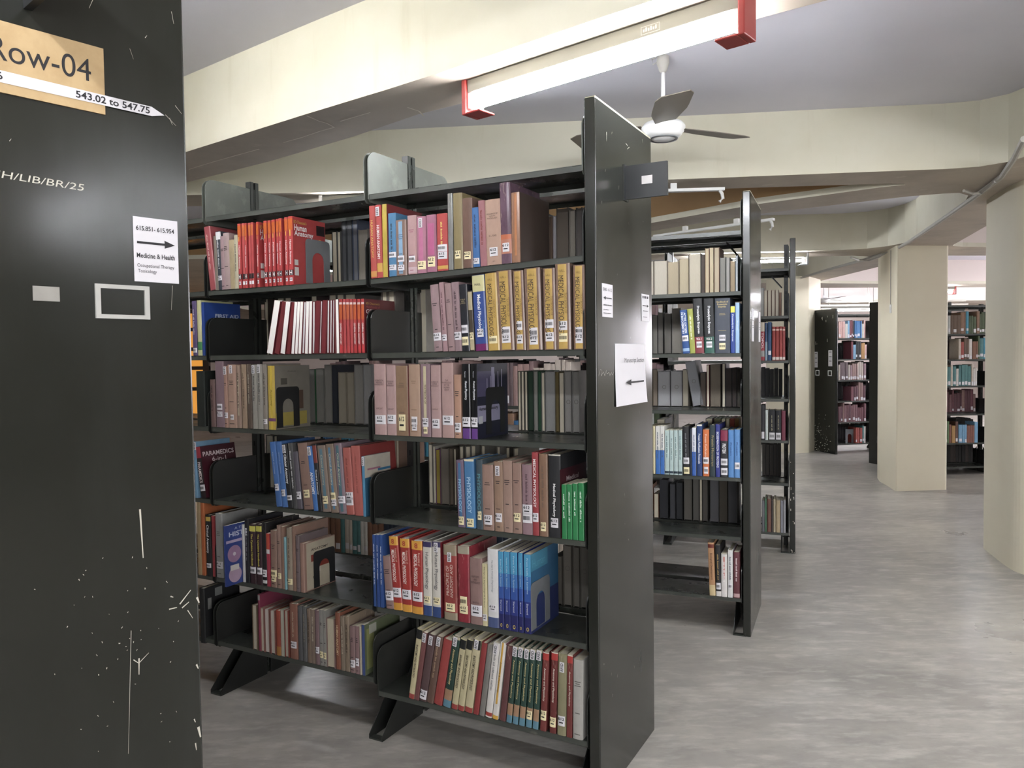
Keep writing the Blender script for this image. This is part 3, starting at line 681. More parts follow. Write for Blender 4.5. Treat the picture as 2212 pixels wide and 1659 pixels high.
def book(b):
    T, D, H, po = b['T'], b['D'], b['H'], b.get('po')
    rr = random.Random(int(b['X'] * 1e5) ^ int(b['Z'] * 1e4))
    pb = b.get('pb', T < .02); c = .0009 if pb else min(.0028, T * .12); ov = .0004 if pb else .003
    bulge = min(.005, T * .16) if not pb else min(.0015, T * .08)
    m = mat(b['c'], b.get('ro', .32 if pb else .62), b.get('nz', .14), 30)
    root = MB(); book_shell(root, T, D, H, m, bulge, c); root = root.build('book')
    tag(root, b['label'], 'book', b['group'])
    pg = MB().box(-T / 2 + c, T / 2 - c, bulge + c, D - ov, ov, H - ov, M_PAGEW if b.get('pw') else mat(b['pc'], .8, .2, 60, stretch=(30, 1, 1)) if 'pc' in b else M_PAGES)
    pg.build('pages', root)
    if po and b.get('ring'):
        q = MB(); n = 14; zc, r = H * b['ring'], min(.011, T * .3)
        q.add([(r * s * math.cos(2 * math.pi * i / n), D - ov + .0004, zc + r * s * math.sin(2 * math.pi * i / n)) for i in range(n) for s in (1, .8)], [(2 * i, 2 * i + 1, (2 * i + 3) % (2 * n), (2 * i + 2) % (2 * n)) for i in range(n)], mat('#6d685f', .8, 0))
        q.build('library_stamp', root)
    if not po:
        if b.get('bands'):
            for z0, z1, hx in b['bands']:
                q = MB(); spine_strip(q, T, bulge, z0 * H, z1 * H, mat(hx, b.get('ro', .5), .1, 30)); q.build('spine_band', root)
        inner = b.get('inner')
        if inner:                                   # a printed strip narrower than the spine
            q = MB(); spine_strip(q, T, bulge, H * inner[1], H * inner[2], mat(inner[0], .4, .18, 40), .0004, inner[3] if len(inner) > 3 else .8); q.build('spine_panel', root)
        tm = MB()
        for t in b.get('ts', []):
            s, hx, f0, f1 = t[:4]; mode = t[4] if len(t) > 4 else 'd'; wf = t[5] if len(t) > 5 else .55; xo = t[6] if len(t) > 6 else 0; bold = len(t) > 7 and t[7]
            cz = (f0 + f1) / 2 * H; hh = (f1 - f0) * H; mm = mat(hx, .6, 0)
            if mode == 'd': tm.text(s, (xo * T, -.0012, cz), UD, UR, hh, T * wf, mm, bold, 1.9)
            elif mode == 'u': tm.text(s, (xo * T, -.0012, cz), UZ, -UR, hh, T * wf, mm, bold, 1.9)
            else: tm.text(s, (xo * T, -.0012, cz), UR, UZ, T * wf, hh, mm, bold, 1.9)
        if b.get('k'):                              # worn print too small to read
            mm = mat(b['k'] if isinstance(b['k'], str) else '#3a2b2b', .7, 0)
            for zf, n in ((.74 + rr.uniform(-.03, .03), rr.choice((2, 3, 3))), (.36 + rr.uniform(-.05, .05), 1), (.06, 1)):
                for i in range(n):
                    w = T * rr.uniform(.3, .62); tm.quad((-w / 2, -.0009, zf * H - i * .007), (w, 0, 0), (0, 0, .0028), mm)
        if b.get('kv'):
            mm = mat(b['kv'], .7, 0); z = H * rr.uniform(.82, .88); ze = H * rr.uniform(.3, .42); wl = min(T * .3, .0075); nl = rr.randint(4, 8)
            while z > ze:
                l = rr.uniform(.0022, .0042); u = wl * rr.choice((.7, .75, 1)); tm.quad((-wl / 2, -.0009, z - l), (u, 0, 0), (0, 0, l), mm); z -= l + .0014; nl -= 1
                if nl <= 0: z -= .005; nl = rr.randint(3, 9)
        if tm.v: tm.build('spine_lettering', root)
        for lb in b.get('labs', []):
            q = MB(); w = T * lb['w']; z0 = H * lb['c'] - lb['h'] / 2; z1 = z0 + lb['h']; pm = M_CREAMP if lb['y'] else M_PAPER
            spine_strip(q, T, bulge, z0, z1, pm, .0016, lb['w'])
            if lb['t']:
                q.text(lb['t'], (0, -.0023, z1 - lb['h'] * .27), UR, UZ, min(w * .8, .024), lb['h'] * .3, M_INK, True, 2.2)
                q.quad((-w * .26, -.002, z0 + lb['h'] * .28), (w * .52, 0, 0), (0, 0, lb['h'] * .12), M_INK)
            else:
                x = -w * .36
                while x < w * .34:
                    u = rr.uniform(.0006, .0016); q.quad((x, -.002, z0 + lb['h'] * .3), (u, 0, 0), (0, 0, lb['h'] * .4), M_INK); x += u + rr.uniform(.0006, .0014)
            q.build('call_number_label', root)
        if b.get('rf'):
            q = MB(); z1 = H * (b['rf'] if b['rf'] is not True else .97); hl = .034; w = min(T * .8, .016)
            q.box(-w / 2, w / 2, -.0024, -.0008, z1 - hl, z1, M_PAPER); q.text('RFID', (0, -.0028, z1 - hl / 2), UZ, -UR, hl * .8, w * .62, M_INK, True)
            q.build('rfid_sticker', root)
    if b.get('cov'):                                # printed right-hand cover: rectangles and words
        q = MB(); X = T / 2
        for ci, it in enumerate(b['cov']):
            if it[0] == 'r': q.quad((X + .0003 + .0001 * ci, D * it[2], H * it[4]), (0, D * (it[3] - it[2]), 0), (0, 0, H * (it[5] - it[4])), mat(it[1], .4, .15, 25))
            elif it[0] == 'c': q.add([(X + .0003 + .0001 * ci, D * it[2] + it[4] * math.cos(i * math.pi / 12), H * it[3] + it[4] * math.sin(i * math.pi / 12)) for i in range(24)], [tuple(range(24))], mat(it[1], .4, .15, 25))
            else: q.text(it[2], (X + .0006 + .0001 * ci, D * (it[3] + it[4]) / 2, H * (it[5] + it[6]) / 2), UY, UZ, D * (it[4] - it[3]), H * (it[6] - it[5]), mat(it[1], .5, 0), len(it) > 7)
        q.build('cover_print', root)
    root.matrix_world = book_matrix(b)
    return root
def bookend(R, X, pts, m, label, group='bookends'):
    (y0, z0), (y1, z1) = R.hitX(*pts[0], X), R.hitX(*pts[1], X)
    w, h = y1 - y0, z1 - z0; r = min(.02, w * .12); arc = []
    for i in range(9):
        t = math.pi * i / 8; arc.append((w * .5 + w * .24 * math.cos(t), h * .52 + w * .24 * math.sin(t)))
    def cr(cx, cy, t0): return [(cx + r * math.cos(t0 - math.pi / 2 * i / 4), cy + r * math.sin(t0 - math.pi / 2 * i / 4)) for i in range(5)]
    poly = [(0, 0)] + cr(r, h - r, math.pi) + cr(w - r, h - r, math.pi / 2) + [(w, 0), (w * .74, 0)] + arc + [(w * .26, 0)]
    e = MB().prism(poly, 'x', 0, .0016, m).build('bookend'); tag(e, label, 'bookend', group)
    MB().box(-.06, .0016, w * .27, w * .73, .0, .0012, m).build('base_tongue', e)
    e.location = R.w(X + .001, y0, z0); e.rotation_euler = (0, 0, R.rz)
    return e

MAUVE, TAN, PINK = '#9b7d80', '#9c7a6a', '#b48f8d'
N1 = ', nearest bookcase'
# --- nearest bookcase, top shelf, left bay
HA = dict(ts=[('Human Anatomy', '#f3e6e2', .30, .66, 'd', .5, 0, 1), ('-', '#e8b93a', .70, .82, 'd', .2)], bands=[(.14, .22, '#2a1416'), (.80, .97, '#cf5a1c')], ro=.3, pb=True)
def ha(n, lk=1): return dict(HA, ts=HA['ts'] + [('H', '#f4f0ee', .145, .215, 'h', .6, 0, 1)], **({'labs': [L(.08, '', .014, .6)]} if lk else {}))
HAC = dict(ha(13), cov=[('t', '#d6b43c', "BD Chaurasia's", .04, .42, .90, .955), ('t', '#f4efec', 'Human', .05, .42, .80, .89, 1), ('t', '#f4efec', 'Anatomy', .05, .62, .70, .80, 1), ('r', '#241217', .72, .98, .78, .93), ('t', '#e9b93a', '2', .78, .88, .63, .72, 1), ('r', '#d9d4cf', .04, .16, .14, .26), ('r', '#d9d4cf', .04, .15, .29, .37)], D=.19)
r = place(R1, (395, 320), 5.185, Z1L[1], BX1[1], 'top shelf, left bay' + N1, [
 (262, 332, 885, '#a84a4e', 'worn leaning red book', dict(dx=-75, kv='#e2b9b0', ro=.3)),
 (352, 385, 985, '#7f7466', 'thin grey brown book', dict(dx=-30)),
 (375, 432, 935, '#2f3440', 'dark navy book with white top', dict(dx=-40, bands=[(.86, .99, '#d9d9d8')], kv='#c9c9c9', labs=[L(.2, '611', .02)])),
 (418, 470, 985, MAUVE, 'mauve cloth book', dict(k=1, dx=-20)),
 (452, 520, 952, '#a58a88', 'taller mauve cloth book', dict(k=1, dx=-30)),
 (515, 575, 1028, '#a9966c', 'gold flecked tan book', dict(nz=.5, dx=-25)),
 (572, 614, 975, '#b5ab8d', 'cream printed book', dict(kv='#6c6353', dx=-15)),
 (616, 652, 845, '#c23a3c', 'red Human Anatomy paperback', ha(1)),
 (662, 688, 840, '#c43b3d', 'red Human Anatomy paperback', ha(2)),
 (691, 718, 838, '#c23a3c', 'red Human Anatomy paperback', ha(3)),
 (735, 760, 835, '#c43b3d', 'red Human Anatomy paperback', ha(4)),
 (762, 788, 830, '#c23a3c', 'red Human Anatomy paperback', ha(5)),
 (825, 852, 825, '#c43b3d', 'red Human Anatomy paperback with cover showing', dict(ha(6), cov=HAC['cov'], D=.19)),
 (906, 944, 812, '#c43b3d', 'red Human Anatomy paperback', ha(7)),
 (955, 988, 808, '#c23a3c', 'red Human Anatomy paperback', ha(8)),
 (998, 1034, 800, '#c43b3d', 'red Human Anatomy paperback', ha(9)),
 (1048, 1074, 792, '#c23a3c', 'red Human Anatomy paperback', ha(10)),
 (1075, 1108, 785, '#c43b3d', 'red Human Anatomy paperback', ha(11)),
 (1140, 1176, 772, '#c23a3c', 'red Human Anatomy paperback', ha(12)),
 (1180, 1232, 762, '#c43b3d', 'red Human Anatomy book with full cover', HAC)])
bookend(R1, r[-1]['XR'], ((661, 611), (711, 524)), M_BOOKEND, 'grey steel bookend against the red anatomy books on the top shelf')
place(R1, (400, 320), 3.606, Z1L[1], BX1[1], 'top shelf, left bay' + N1, [
 (1145, 1185, 648, '#3b3c3e', 'dark grey book'), (1187, 1212, 648, '#6a6a66', 'grey book'), (1222, 1255, 560, '#4a4d52', 'dark slate book', dict(pc='#5d6064')), (1260, 1300, 556, '#45484d', 'dark slate book', dict(pc='#63666a')), (1305, 1345, 552, '#3f4f6e', 'bluish book', dict(pc='#7b7e86')), (1350, 1425, 630, '#8a857a', 'wide beige book', dict(pc='#a39c8c'))], Y=.335, rear=True)
# --- top shelf, right bay
place(R1, (780, 320), 3.606, Z1R[1], BX1[0], 'top shelf, right bay' + N1, [
 (64, 112, 450, '#c0413a', 'red and yellow book', dict(ts=[('HUMAN ANATOMY', '#e8c24a', .28, .80, 'd', .35)], bands=[(.02, .10, '#d08a3a')], dx=-18)),
 (114, 158, 442, '#c23d3a', 'red Human Anatomy book with sticker', dict(ts=[('HUMAN ANATOMY', '#efe0da', .25, .72, 'd', .5, 0, 1)], rf=True, dx=-18, bands=[(.08, .2, '#d7a03c')])),
 (162, 204, 435, '#c9ad3c', 'glittery yellow book with maroon cover', dict(nz=.6, cov=[('r', '#8f2f34', 0, 1, 0, 1)], ro=.3, D=.225)),
 (208, 270, 505, '#3f7fae', 'blue anatomy book', dict(kv='#20303f', labs=[L(.34, '', .02), L(.14, '612', .02)])),
 (266, 350, 558, '#8d6f60', 'brown bound book with pale blue spine', dict(inner=('#7fa9c9', .03, .97, .72), labs=[L(.30, '', .022, .7), L(.14, '612', .02, .7)], k='#51708c', ro=.3)),
 (358, 428, 523, '#b88b8b', 'faded pink book', dict(k='#a05a70', labs=[L(.26, '', .022, .8)], bands=[(.02, .12, '#c9a9b0')])),
 (430, 502, 532, '#b06e86', 'pink book with large sticker', dict(inner=('#c76a94', .2, .98, .8), rf=.97, labs=[L(.14, '612', .03, .9, 1)])),
 (505, 582, 518, '#a9647f', 'torn magenta book', dict(inner=('#c4578c', .3, .85, .85), nz=.3, labs=[L(.18, '612', .036, .85, 1)])),
 (586, 670, 508, '#c43a36', 'bright red book with two labels', dict(kv='#e9c95a', labs=[L(.40, '', .024, .9), L(.27, '612', .026, .9)], bands=[(.03, .09, '#d4a03a')])),
 (676, 712, 352, '#8b8c88', 'silver plastic wrapped book', dict(ro=.18, nz=.5)),
 (714, 786, 348, '#8e7d52', 'olive tan book', dict(labs=[L(.19, '611', .028, .7, 1)], ro=.3)),
 (786, 864, 388, '#7b5d50', 'plastic wrapped brown book', dict(labs=[L(.18, '612', .026, .75, 1)], ro=.22)),
 (864, 916, 462, '#2f6db4', 'small blue book', dict(kv='#173a66', labs=[L(.1, '612', .02)], dx=-12)),
 (916, 968, 408, '#a5636a', 'slim rose book', dict(kv='#8a3b34', dx=-20)),
 (966, 1086, 400, '#b58f79', 'thick tan physiology book', dict(ts=[('PRINCIPLES OF\nHUMAN\nPHYSIOLOGY', '#4b352b', .70, .79, 'h', .72), ('D. L. FISHER', '#4b352b', .43, .46, 'h', .5), ('J & A', '#4b352b', .04, .065, 'h', .22)], labs=[L(.2, '612', .03, .62)], dx=-18)),
 (1080, 1164, 268, '#6f5265', 'tall purple and silver book', dict(nz=.6, ro=.2, bands=[(.12, .3, '#c07a62'), (.3, .36, '#cf6f4a')], labs=[L(.2, '612', .03, .75)], dx=-18, D=.23)),
 (1166, 1240, 343, '#a5765a', 'orange brown plastic wrapped book', dict(inner=('#c0713a', .1, .98, .5), nz=.4, ro=.2, cov=[('r', '#4a382f', 0, 1, 0, 1)], D=.225))])
place(R1, (780, 320), 3.606, Z1R[1], BX1[0], 'top shelf, right bay' + N1, [
 (1345, 1372, 480, '#55504a', 'dim grey book'), (1374, 1424, 515, '#85837d', 'grey book', dict(pc='#97948c')), (1428, 1468, 540, '#6b5848', 'brown book', dict(pc='#75604e')), (1470, 1492, 530, '#5a4638', 'thin brown book', dict(pc='#6a5443')), (1496, 1518, 525, '#9a98a0', 'thin pale book', dict(pc='#a9a7ad')), (1522, 1615, 465, '#4b4138', 'wide dark brown book', dict(pc='#554a3f')), (1622, 1668, 480, '#6f685e', 'taupe book', dict(pc='#7b7367')), (1674, 1722, 462, '#3a3532', 'dark book', dict(pc='#4c4642'))], Y=.335, rear=True)
# --- second shelf, left bay
GA = dict(ts=[('GENERAL ANATOMY', '#f0dcd6', .16, .56, 'd', .55, 0, 1)], bands=[(.62, .90, '#c8552a'), (.02, .14, '#d2383c'), (.9, .94, '#e7c9c3')], pb=True, ro=.3)
WP = dict(po=True, pw=True, pb=True, pc='#e3e1de'); WPC = '#7d2a30'
rows = [(664, 712, 1195, WPC, 'handbook shelved with white pages outward', dict(WP, dx=60))]
rows += [(722, 760, 1200, '#7d2a30', 'maroon handbook spine among white pages', dict(pb=True, ro=.3, dx=60))]
rows += [(762, 800, 1200, WPC, 'handbook with white pages outward', dict(WP, dx=44))]
rows += [(806, 834, 1203, '#842d33', 'slim maroon handbook spine', dict(pb=True, ro=.3, dx=44))]
x = 838
for i, w in enumerate((24, 24, 24, 22, 26, 24, 22)):
    rows.append((x, x + w, 1198 - i, WPC, 'white page edged handbook', dict(WP, dx=26 - 4 * i))); x += w + 1
rows += [(1008, 1044, 1190, '#7d2a30', 'maroon handbook spine right of white pages', dict(pb=True, ro=.3, dx=16)), (1046, 1062, 1188, WPC, 'thin white page edged handbook', dict(WP, dx=12)), (1064, 1098, 1186, '#842d33', 'maroon handbook spine', dict(pb=True, ro=.3, dx=12))]
for i, (a, b_) in enumerate(((1102, 1122), (1124, 1142), (1145, 1160))): rows.append((a, b_, 1182 - i, WPC, 'white page edged handbook', dict(WP, dx=4)))
rows += [(1162, 1172, 1178, '#7d2a30', 'very thin maroon handbook spine', dict(pb=True)), (1174, 1198, 1177, WPC, 'white page edged handbook', dict(WP))]
for i, (a, b_) in enumerate(((1201, 1224), (1228, 1250), (1255, 1277), (1282, 1304), (1310, 1333), (1342, 1365))): rows.append((a, b_, 1175, '#c2393c', 'red General Anatomy handbook', dict(GA)))
rows.append((1372, 1396, 1173, '#c2393c', 'red General Anatomy handbook with cover showing', dict(GA, D=.19, cov=[('r', '#6d1f26', 0, 1, 0, 1), ('t', '#c9a43a', "BD Chaurasia's", .06, .5, .90, .94), ('t', '#b04a4a', 'Handbook of', .06, .5, .83, .88), ('t', '#e6d9d6', 'GENERAL', .06, .66, .73, .81, 1), ('t', '#e6d9d6', 'ANATOMY', .06, .7, .62, .70, 1)])))
place(R1, (400, 320), 3.606, Z1L[2], BX1[1], 'second shelf, left bay' + N1, rows)
place(R1, (400, 320), 3.606, Z1L[2], BX1[1], 'second shelf, left bay' + N1, [
 (620, 650, 1165, '#4a3a30', 'brown book'), (722, 775, 1155, '#5b5548', 'olive book'), (780, 830, 1150, '#3f3b36', 'dark book'), (985, 1030, 1130, '#4a3c3c', 'dim maroon book'), (1125, 1180, 1125, '#6b6a66', 'grey book'), (1185, 1240, 1130, '#7b7870', 'grey book'), (1250, 1330, 1135, '#5e5a54', 'grey brown book'), (1535, 1580, 1112, '#6b5f55', 'brown book'), (1585, 1640, 1115, '#8a8076', 'beige book')], Y=.335, rear=True)
# --- second shelf, right bay
MP = lambda **k: dict(dict(inner=('#c79f45', .01, .99, .84), ts=[('MEDICAL PHYSIOLOGY', '#3b2b22', .16, .86, 'd', .36, -.08), ('TEXTBOOK OF', '#8a6a30', .42, .66, 'd', .16, .24), ('HALL', '#6e5426', .90, .93, 'h', .4)], ro=.25, nz=.3, D=.205), **k)
place(R1, (780, 320), 3.606, Z1R[2], BX1[0], 'second shelf, right bay' + N1, [
 (548, 612, 1065, MAUVE, 'leaning mauve cloth book', dict(k=1, dx=-36, labs=[L(.22, '612', .028, .95)])),
 (618, 656, 1046, '#a57f82', 'slim leaning mauve book', dict(kv='#6e4b50', dx=-34, labs=[L(.2, '612', .022, .95)])),
 (660, 712, 1055, '#9a7a7a', 'mauve cloth book', dict(k=1, dx=-32)),
 (712, 770, 1045, '#94777c', 'mauve book with vertical title', dict(kv='#4b363c', dx=-32, labs=[L(.22, '612', .028, .95)])),
 (768, 832, 1062, '#2c2e35', 'torn black book', dict(ts=[('KEELE\nNEIL\nJOELS', '#a79a6a', .70, .78, 'h', .6)], labs=[L(.33, '', .028, .85), L(.15, '', .03, .85, 1)], dx=-26, ro=.25)),
 (838, 872, 1112, '#4b4238', 'small dark book with cream top', dict(bands=[(.68, .98, '#b3a67e'), (.02, .2, '#b3a67e')], dx=-24, labs=[L(.25, '612', .024, .9, 1)])),
 (872, 968, 990, '#3a53a0', 'blue Medical Physiology book with cream top', dict(bands=[(.78, .995, '#cfc98f'), (0, .09, '#7d2a6a')], ts=[('HALL', '#2c2c30', .86, .89, 'h', .5, 0, 1), ('Medical Physiology', '#eef0f6', .24, .74, 'd', .34, 0, 1), ('Textbook', '#4f8fc4', .2, .4, 'd', .16, .3)], labs=[L(.235, '612', .028, .62)], dx=-32, ro=.25)),
 (972, 1062, 975, '#c9a24a', 'yellow Medical Physiology book with beige label', MP(dx=-30, labs=[L(.14, '', .026, .8, 1)])),
 (1060, 1178, 955, '#8a6a5b', 'yellow Medical Physiology book bound in brown', MP(dx=-28, labs=[L(.24, '', .03, .68), L(.145, '612', .028, .68)])),
 (1186, 1268, 955, '#8a6a5b', 'narrower yellow Medical Physiology book', MP(dx=-24, labs=[L(.31, '', .03, .66), L(.14, '612', .03, .66)])),
 (1274, 1398, 935, '#87695b', 'wide yellow Medical Physiology book in plastic', MP(dx=-22, labs=[L(.21, '', .034, .62), L(.12, '612', .03, .62)])),
 (1416, 1510, 935, '#8a6a5b', 'torn yellow Medical Physiology book', MP(dx=-14, nz=.5, labs=[L(.32, '', .028, .8), L(.16, '612', .03, .8)])),
 (1512, 1626, 898, '#87695b', 'tallest yellow Medical Physiology book', MP(dx=-12, labs=[L(.28, '612', .03, .68), L(.14, '', .028, .68, 1)])),
 (1648, 1742, 910, '#8a6a5b', 'yellow Medical Physiology book at the end', MP(dx=-6, labs=[L(.22, '', .026, .7), L(.13, '612', .03, .7)]))])
place(R1, (780, 320), 3.606, Z1R[2], BX1[0], 'second shelf, right bay' + N1, [
 (160, 205, 1110, '#7b7064', 'beige book'), (208, 262, 1112, '#8f8578', 'beige book'), (462, 510, 1095, '#b9b1a4', 'pale book')], Y=.335, rear=True)
# --- third shelf, left bay
place(R1, (400, 760), 3.606, Z1L[3], BX1[1], 'third shelf, left bay' + N1, [
 (192, 228, 215, '#7a5c58', 'short brown mauve book', dict(kv='#3f2c2c')),
 (232, 298, 73, '#866a72', 'tall mauve book', dict(labs=[L(.31, '', .026, .7), L(.2, '611', .022, .7)])),
 (300, 328, 110, '#b08672', 'slim salmon book', dict(k=1, rf=.99, labs=[L(.2, '611', .024)])),
 (329, 394, 100, '#b38e78', 'salmon tan book with sticker', dict(k=1, rf=.99, labs=[L(.17, '', .022, .5)])),
 (396, 430, 105, '#9a7e6c', 'worn tan book', dict(inner=('#b9aa8c', .2, .85, .6), kv='#5e4a3e')),
 (436, 474, 98, '#a2876b', 'frayed tan book', dict(kv='#6b5645', nz=.4)),
 (478, 514, 95, '#5d4c40', 'dark brown frayed book', dict(kv='#a79c86', nz=.4)),
 (517, 555, 100, '#98948a', 'grey patterned book with sticker', dict(kv='#4f4d4a', rf=.99, nz=.3)),
 (557, 598, 95, '#9b978e', 'grey patterned anatomy book', dict(kv='#4f4d4a', rf=.99, nz=.3)),
 (601, 634, 95, '#8e8578', 'grey tan printed book', dict(kv='#4a4038', labs=[L(.12, '611', .02)])),
 (640, 702, 108, '#c7a73a', 'yellow book with grey cover showing', dict(inner=('#d8b92f', .0, 1, .5), ts=[('Anatomy', '#4a3a1a', .3, .7, 'd', .2)], bands=[(.13, .18, '#7a3f72')], D=.2, cov=[('r', '#7d786c', 0, 1, .0, 1), ('r', '#a3903a', .0, .9, .05, .26), ('t', '#4a463e', 'Anatomy', .2, .75, .89, .92), ('r', '#4f4b42', .16, .34, .70, .80), ('r', '#5c4436', .5, .8, .3, .6)]))])
bookend(R1, BOOKS[-1]['XR'], ((598, 925), (645, 834)), M_BLACK, 'black steel bookend against the yellow and grey book, third shelf')
place(R1, (400, 760), 3.606, Z1L[3], BX1[1], 'third shelf, left bay' + N1, [
 (968, 1008, 135, '#7b7a74', 'grey book', dict(pc='#83817a')), (1012, 1018, 135, '#2f6b40', 'thin green book'), (1022, 1080, 130, '#85837c', 'grey book', dict(pc='#908d85')), (1088, 1142, 100, '#8b877e', 'grey book', dict(pc='#97928a')), (1146, 1186, 105, '#2b2f3a', 'dark book', dict(pc='#33363f')), (1195, 1254, 160, '#a59a86', 'beige book', dict(pc='#b5aa93')), (1262, 1316, 160, '#a89c87', 'beige book', dict(pc='#b5aa93')), (1320, 1388, 100, '#a3a099', 'pale grey book', dict(pc='#b0aca4')), (1392, 1450, 100, '#b9b9b8', 'pale book', dict(pc='#c0bfbd'))], Y=.335, rear=True)
# --- third shelf, right bay
K3 = lambda **k: dict(dict(k=1), **k)
place(R1, (780, 760), 3.606, Z1R[3], BX1[0], 'third shelf, right bay' + N1, [
 (97, 190, 95, PINK, 'wide dusty pink cloth book', K3(ts=[('SCIENCE OF\nMEDICAL\nPHYSIOLOGY', '#4a3335', .70, .78, 'h', .75), ('WRIGHT', '#4a3335', .36, .385, 'h', .55)], k=0, labs=[L(.215, '612', .034, .9)])),
 (194, 268, 104, PINK, 'dusty pink cloth book', dict(ts=[('SCIENCE OF\nHUMAN\nPHYSIOLOGY', '#4a3335', .70, .78, 'h', .75), ('WRIGHT', '#4a3335', .36, .385, 'h', .6)], labs=[L(.23, '612', .034, .9)])),
 (266, 366, 108, '#95765a', 'plastic wrapped brown book', dict(labs=[L(.19, '612', .06, .62, 1)], ro=.2, k='#6e5640', cov=[('r', '#8c4a45', 0, 1, 0, 1)])),
 (368, 455, 98, '#b08d74', 'tan cloth book', dict(labs=[L(.22, '', .03, .62), L(.13, '612', .026, .55)], k='#8c6b50')),
 (460, 535, 95, '#8e6f78', 'mauve book with cream spine panel', dict(inner=('#c9bd93', .1, .97, .6), ts=[('TEXTBOOK OF', '#4a3c2c', .45, .72, 'd', .2, .05)], labs=[L(.2, '612', .032, .7), L(.09, '', .024, .5, 1)])),
 (540, 616, 104, PINK, 'dusty pink cloth book', dict(ts=[('SCIENCE OF\nHUMAN\nPHYSIOLOGY', '#4a3335', .70, .78, 'h', .75), ('WRIGHT', '#4a3335', .38, .40, 'h', .6)], labs=[L(.19, '612', .034, .85)])),
 (624, 716, 86, '#b58f8a', 'tallest dusty pink cloth book', dict(ts=[('THE\nPHYSIOLOGY\nOF THE\nHUMAN\nBODY', '#4a3335', .63, .78, 'h', .8)], labs=[L(.235, '612', .034, .92)])),
 (722, 775, 178, '#b98a6f', 'short salmon book', K3(labs=[L(.17, '612', .034, .9)])),
 (782, 846, 94, '#17181d', 'black Human Physiology book', dict(ts=[('Human Physiology', '#eceef2', .52, .77, 'd', .34, .06, 1), ('Pearson', '#d9dbe0', .82, .9, 'd', .16)], bands=[(0, .14, '#6b3f92')], labs=[L(.225, '612', .034, .98)], ro=.25)),
 (851, 906, 94, '#17181d', 'black Human Physiology book with dark cover', dict(ts=[('Human Physiology', '#eceef2', .52, .77, 'd', .34, .06, 1), ('Pearson', '#d9dbe0', .82, .9, 'd', .16)], bands=[(0, .14, '#6b3f92')], labs=[L(.225, '612', .034, .98)], ro=.25, D=.22, cov=[('r', '#1d2036', 0, 1, 0, 1), ('r', '#4a4668', .0, .5, .56, .9), ('r', '#8f8cab', .0, .9, .22, .44), ('t', '#15161c', 'Human Physiology', .04, .66, .36, .42, 1), ('r', '#b9bcc2', .03, .16, .2, .3), ('r', '#8c88a8', .45, .55, .5, .95)] + [('r', '#b4b0d0', .3 + .12 * i, .315 + .12 * i, .5 + .04 * i, .8 + .03 * i) for i in range(5)])),
 ])
bookend(R1, BOOKS[-1]['XR'], ((1050, 939), (1089, 834)), M_BLACK, 'black steel bookend against the black physiology books, third shelf')
place(R1, (780, 760), 3.606, Z1R[3], BX1[0], 'third shelf, right bay' + N1, [
 (1222, 1245, 150, '#5c5850', 'dim grey book'), (1248, 1270, 150, '#6f6a60', 'dim beige book'), (1274, 1296, 150, '#54514b', 'dim grey book'), (1300, 1342, 150, '#1f3a2c', 'dark green book', dict(pc='#27432f')), (1346, 1375, 150, '#8f8e88', 'grey book', dict(ring=.5, pc='#9a9890')), (1378, 1402, 150, '#25553a', 'green book', dict(pc='#2c5a3c')), (1405, 1430, 160, '#9a9994', 'grey book'), (1438, 1510, 152, '#a5a5a2', 'wide pale grey book', dict(pc='#a9a9a6')), (1514, 1540, 155, '#7c6a3a', 'olive brown book', dict(pc='#7c6a3a')), (1546, 1580, 165, '#8a8880', 'grey book'), (1586, 1638, 152, '#a8a6a0', 'pale book with stamp', dict(ring=.5, pc='#b3b0a8')), (1646, 1700, 150, '#a8a6a0', 'pale book with round stamp', dict(ring=.5, pc='#b0ada6'))], Y=.335, rear=True)
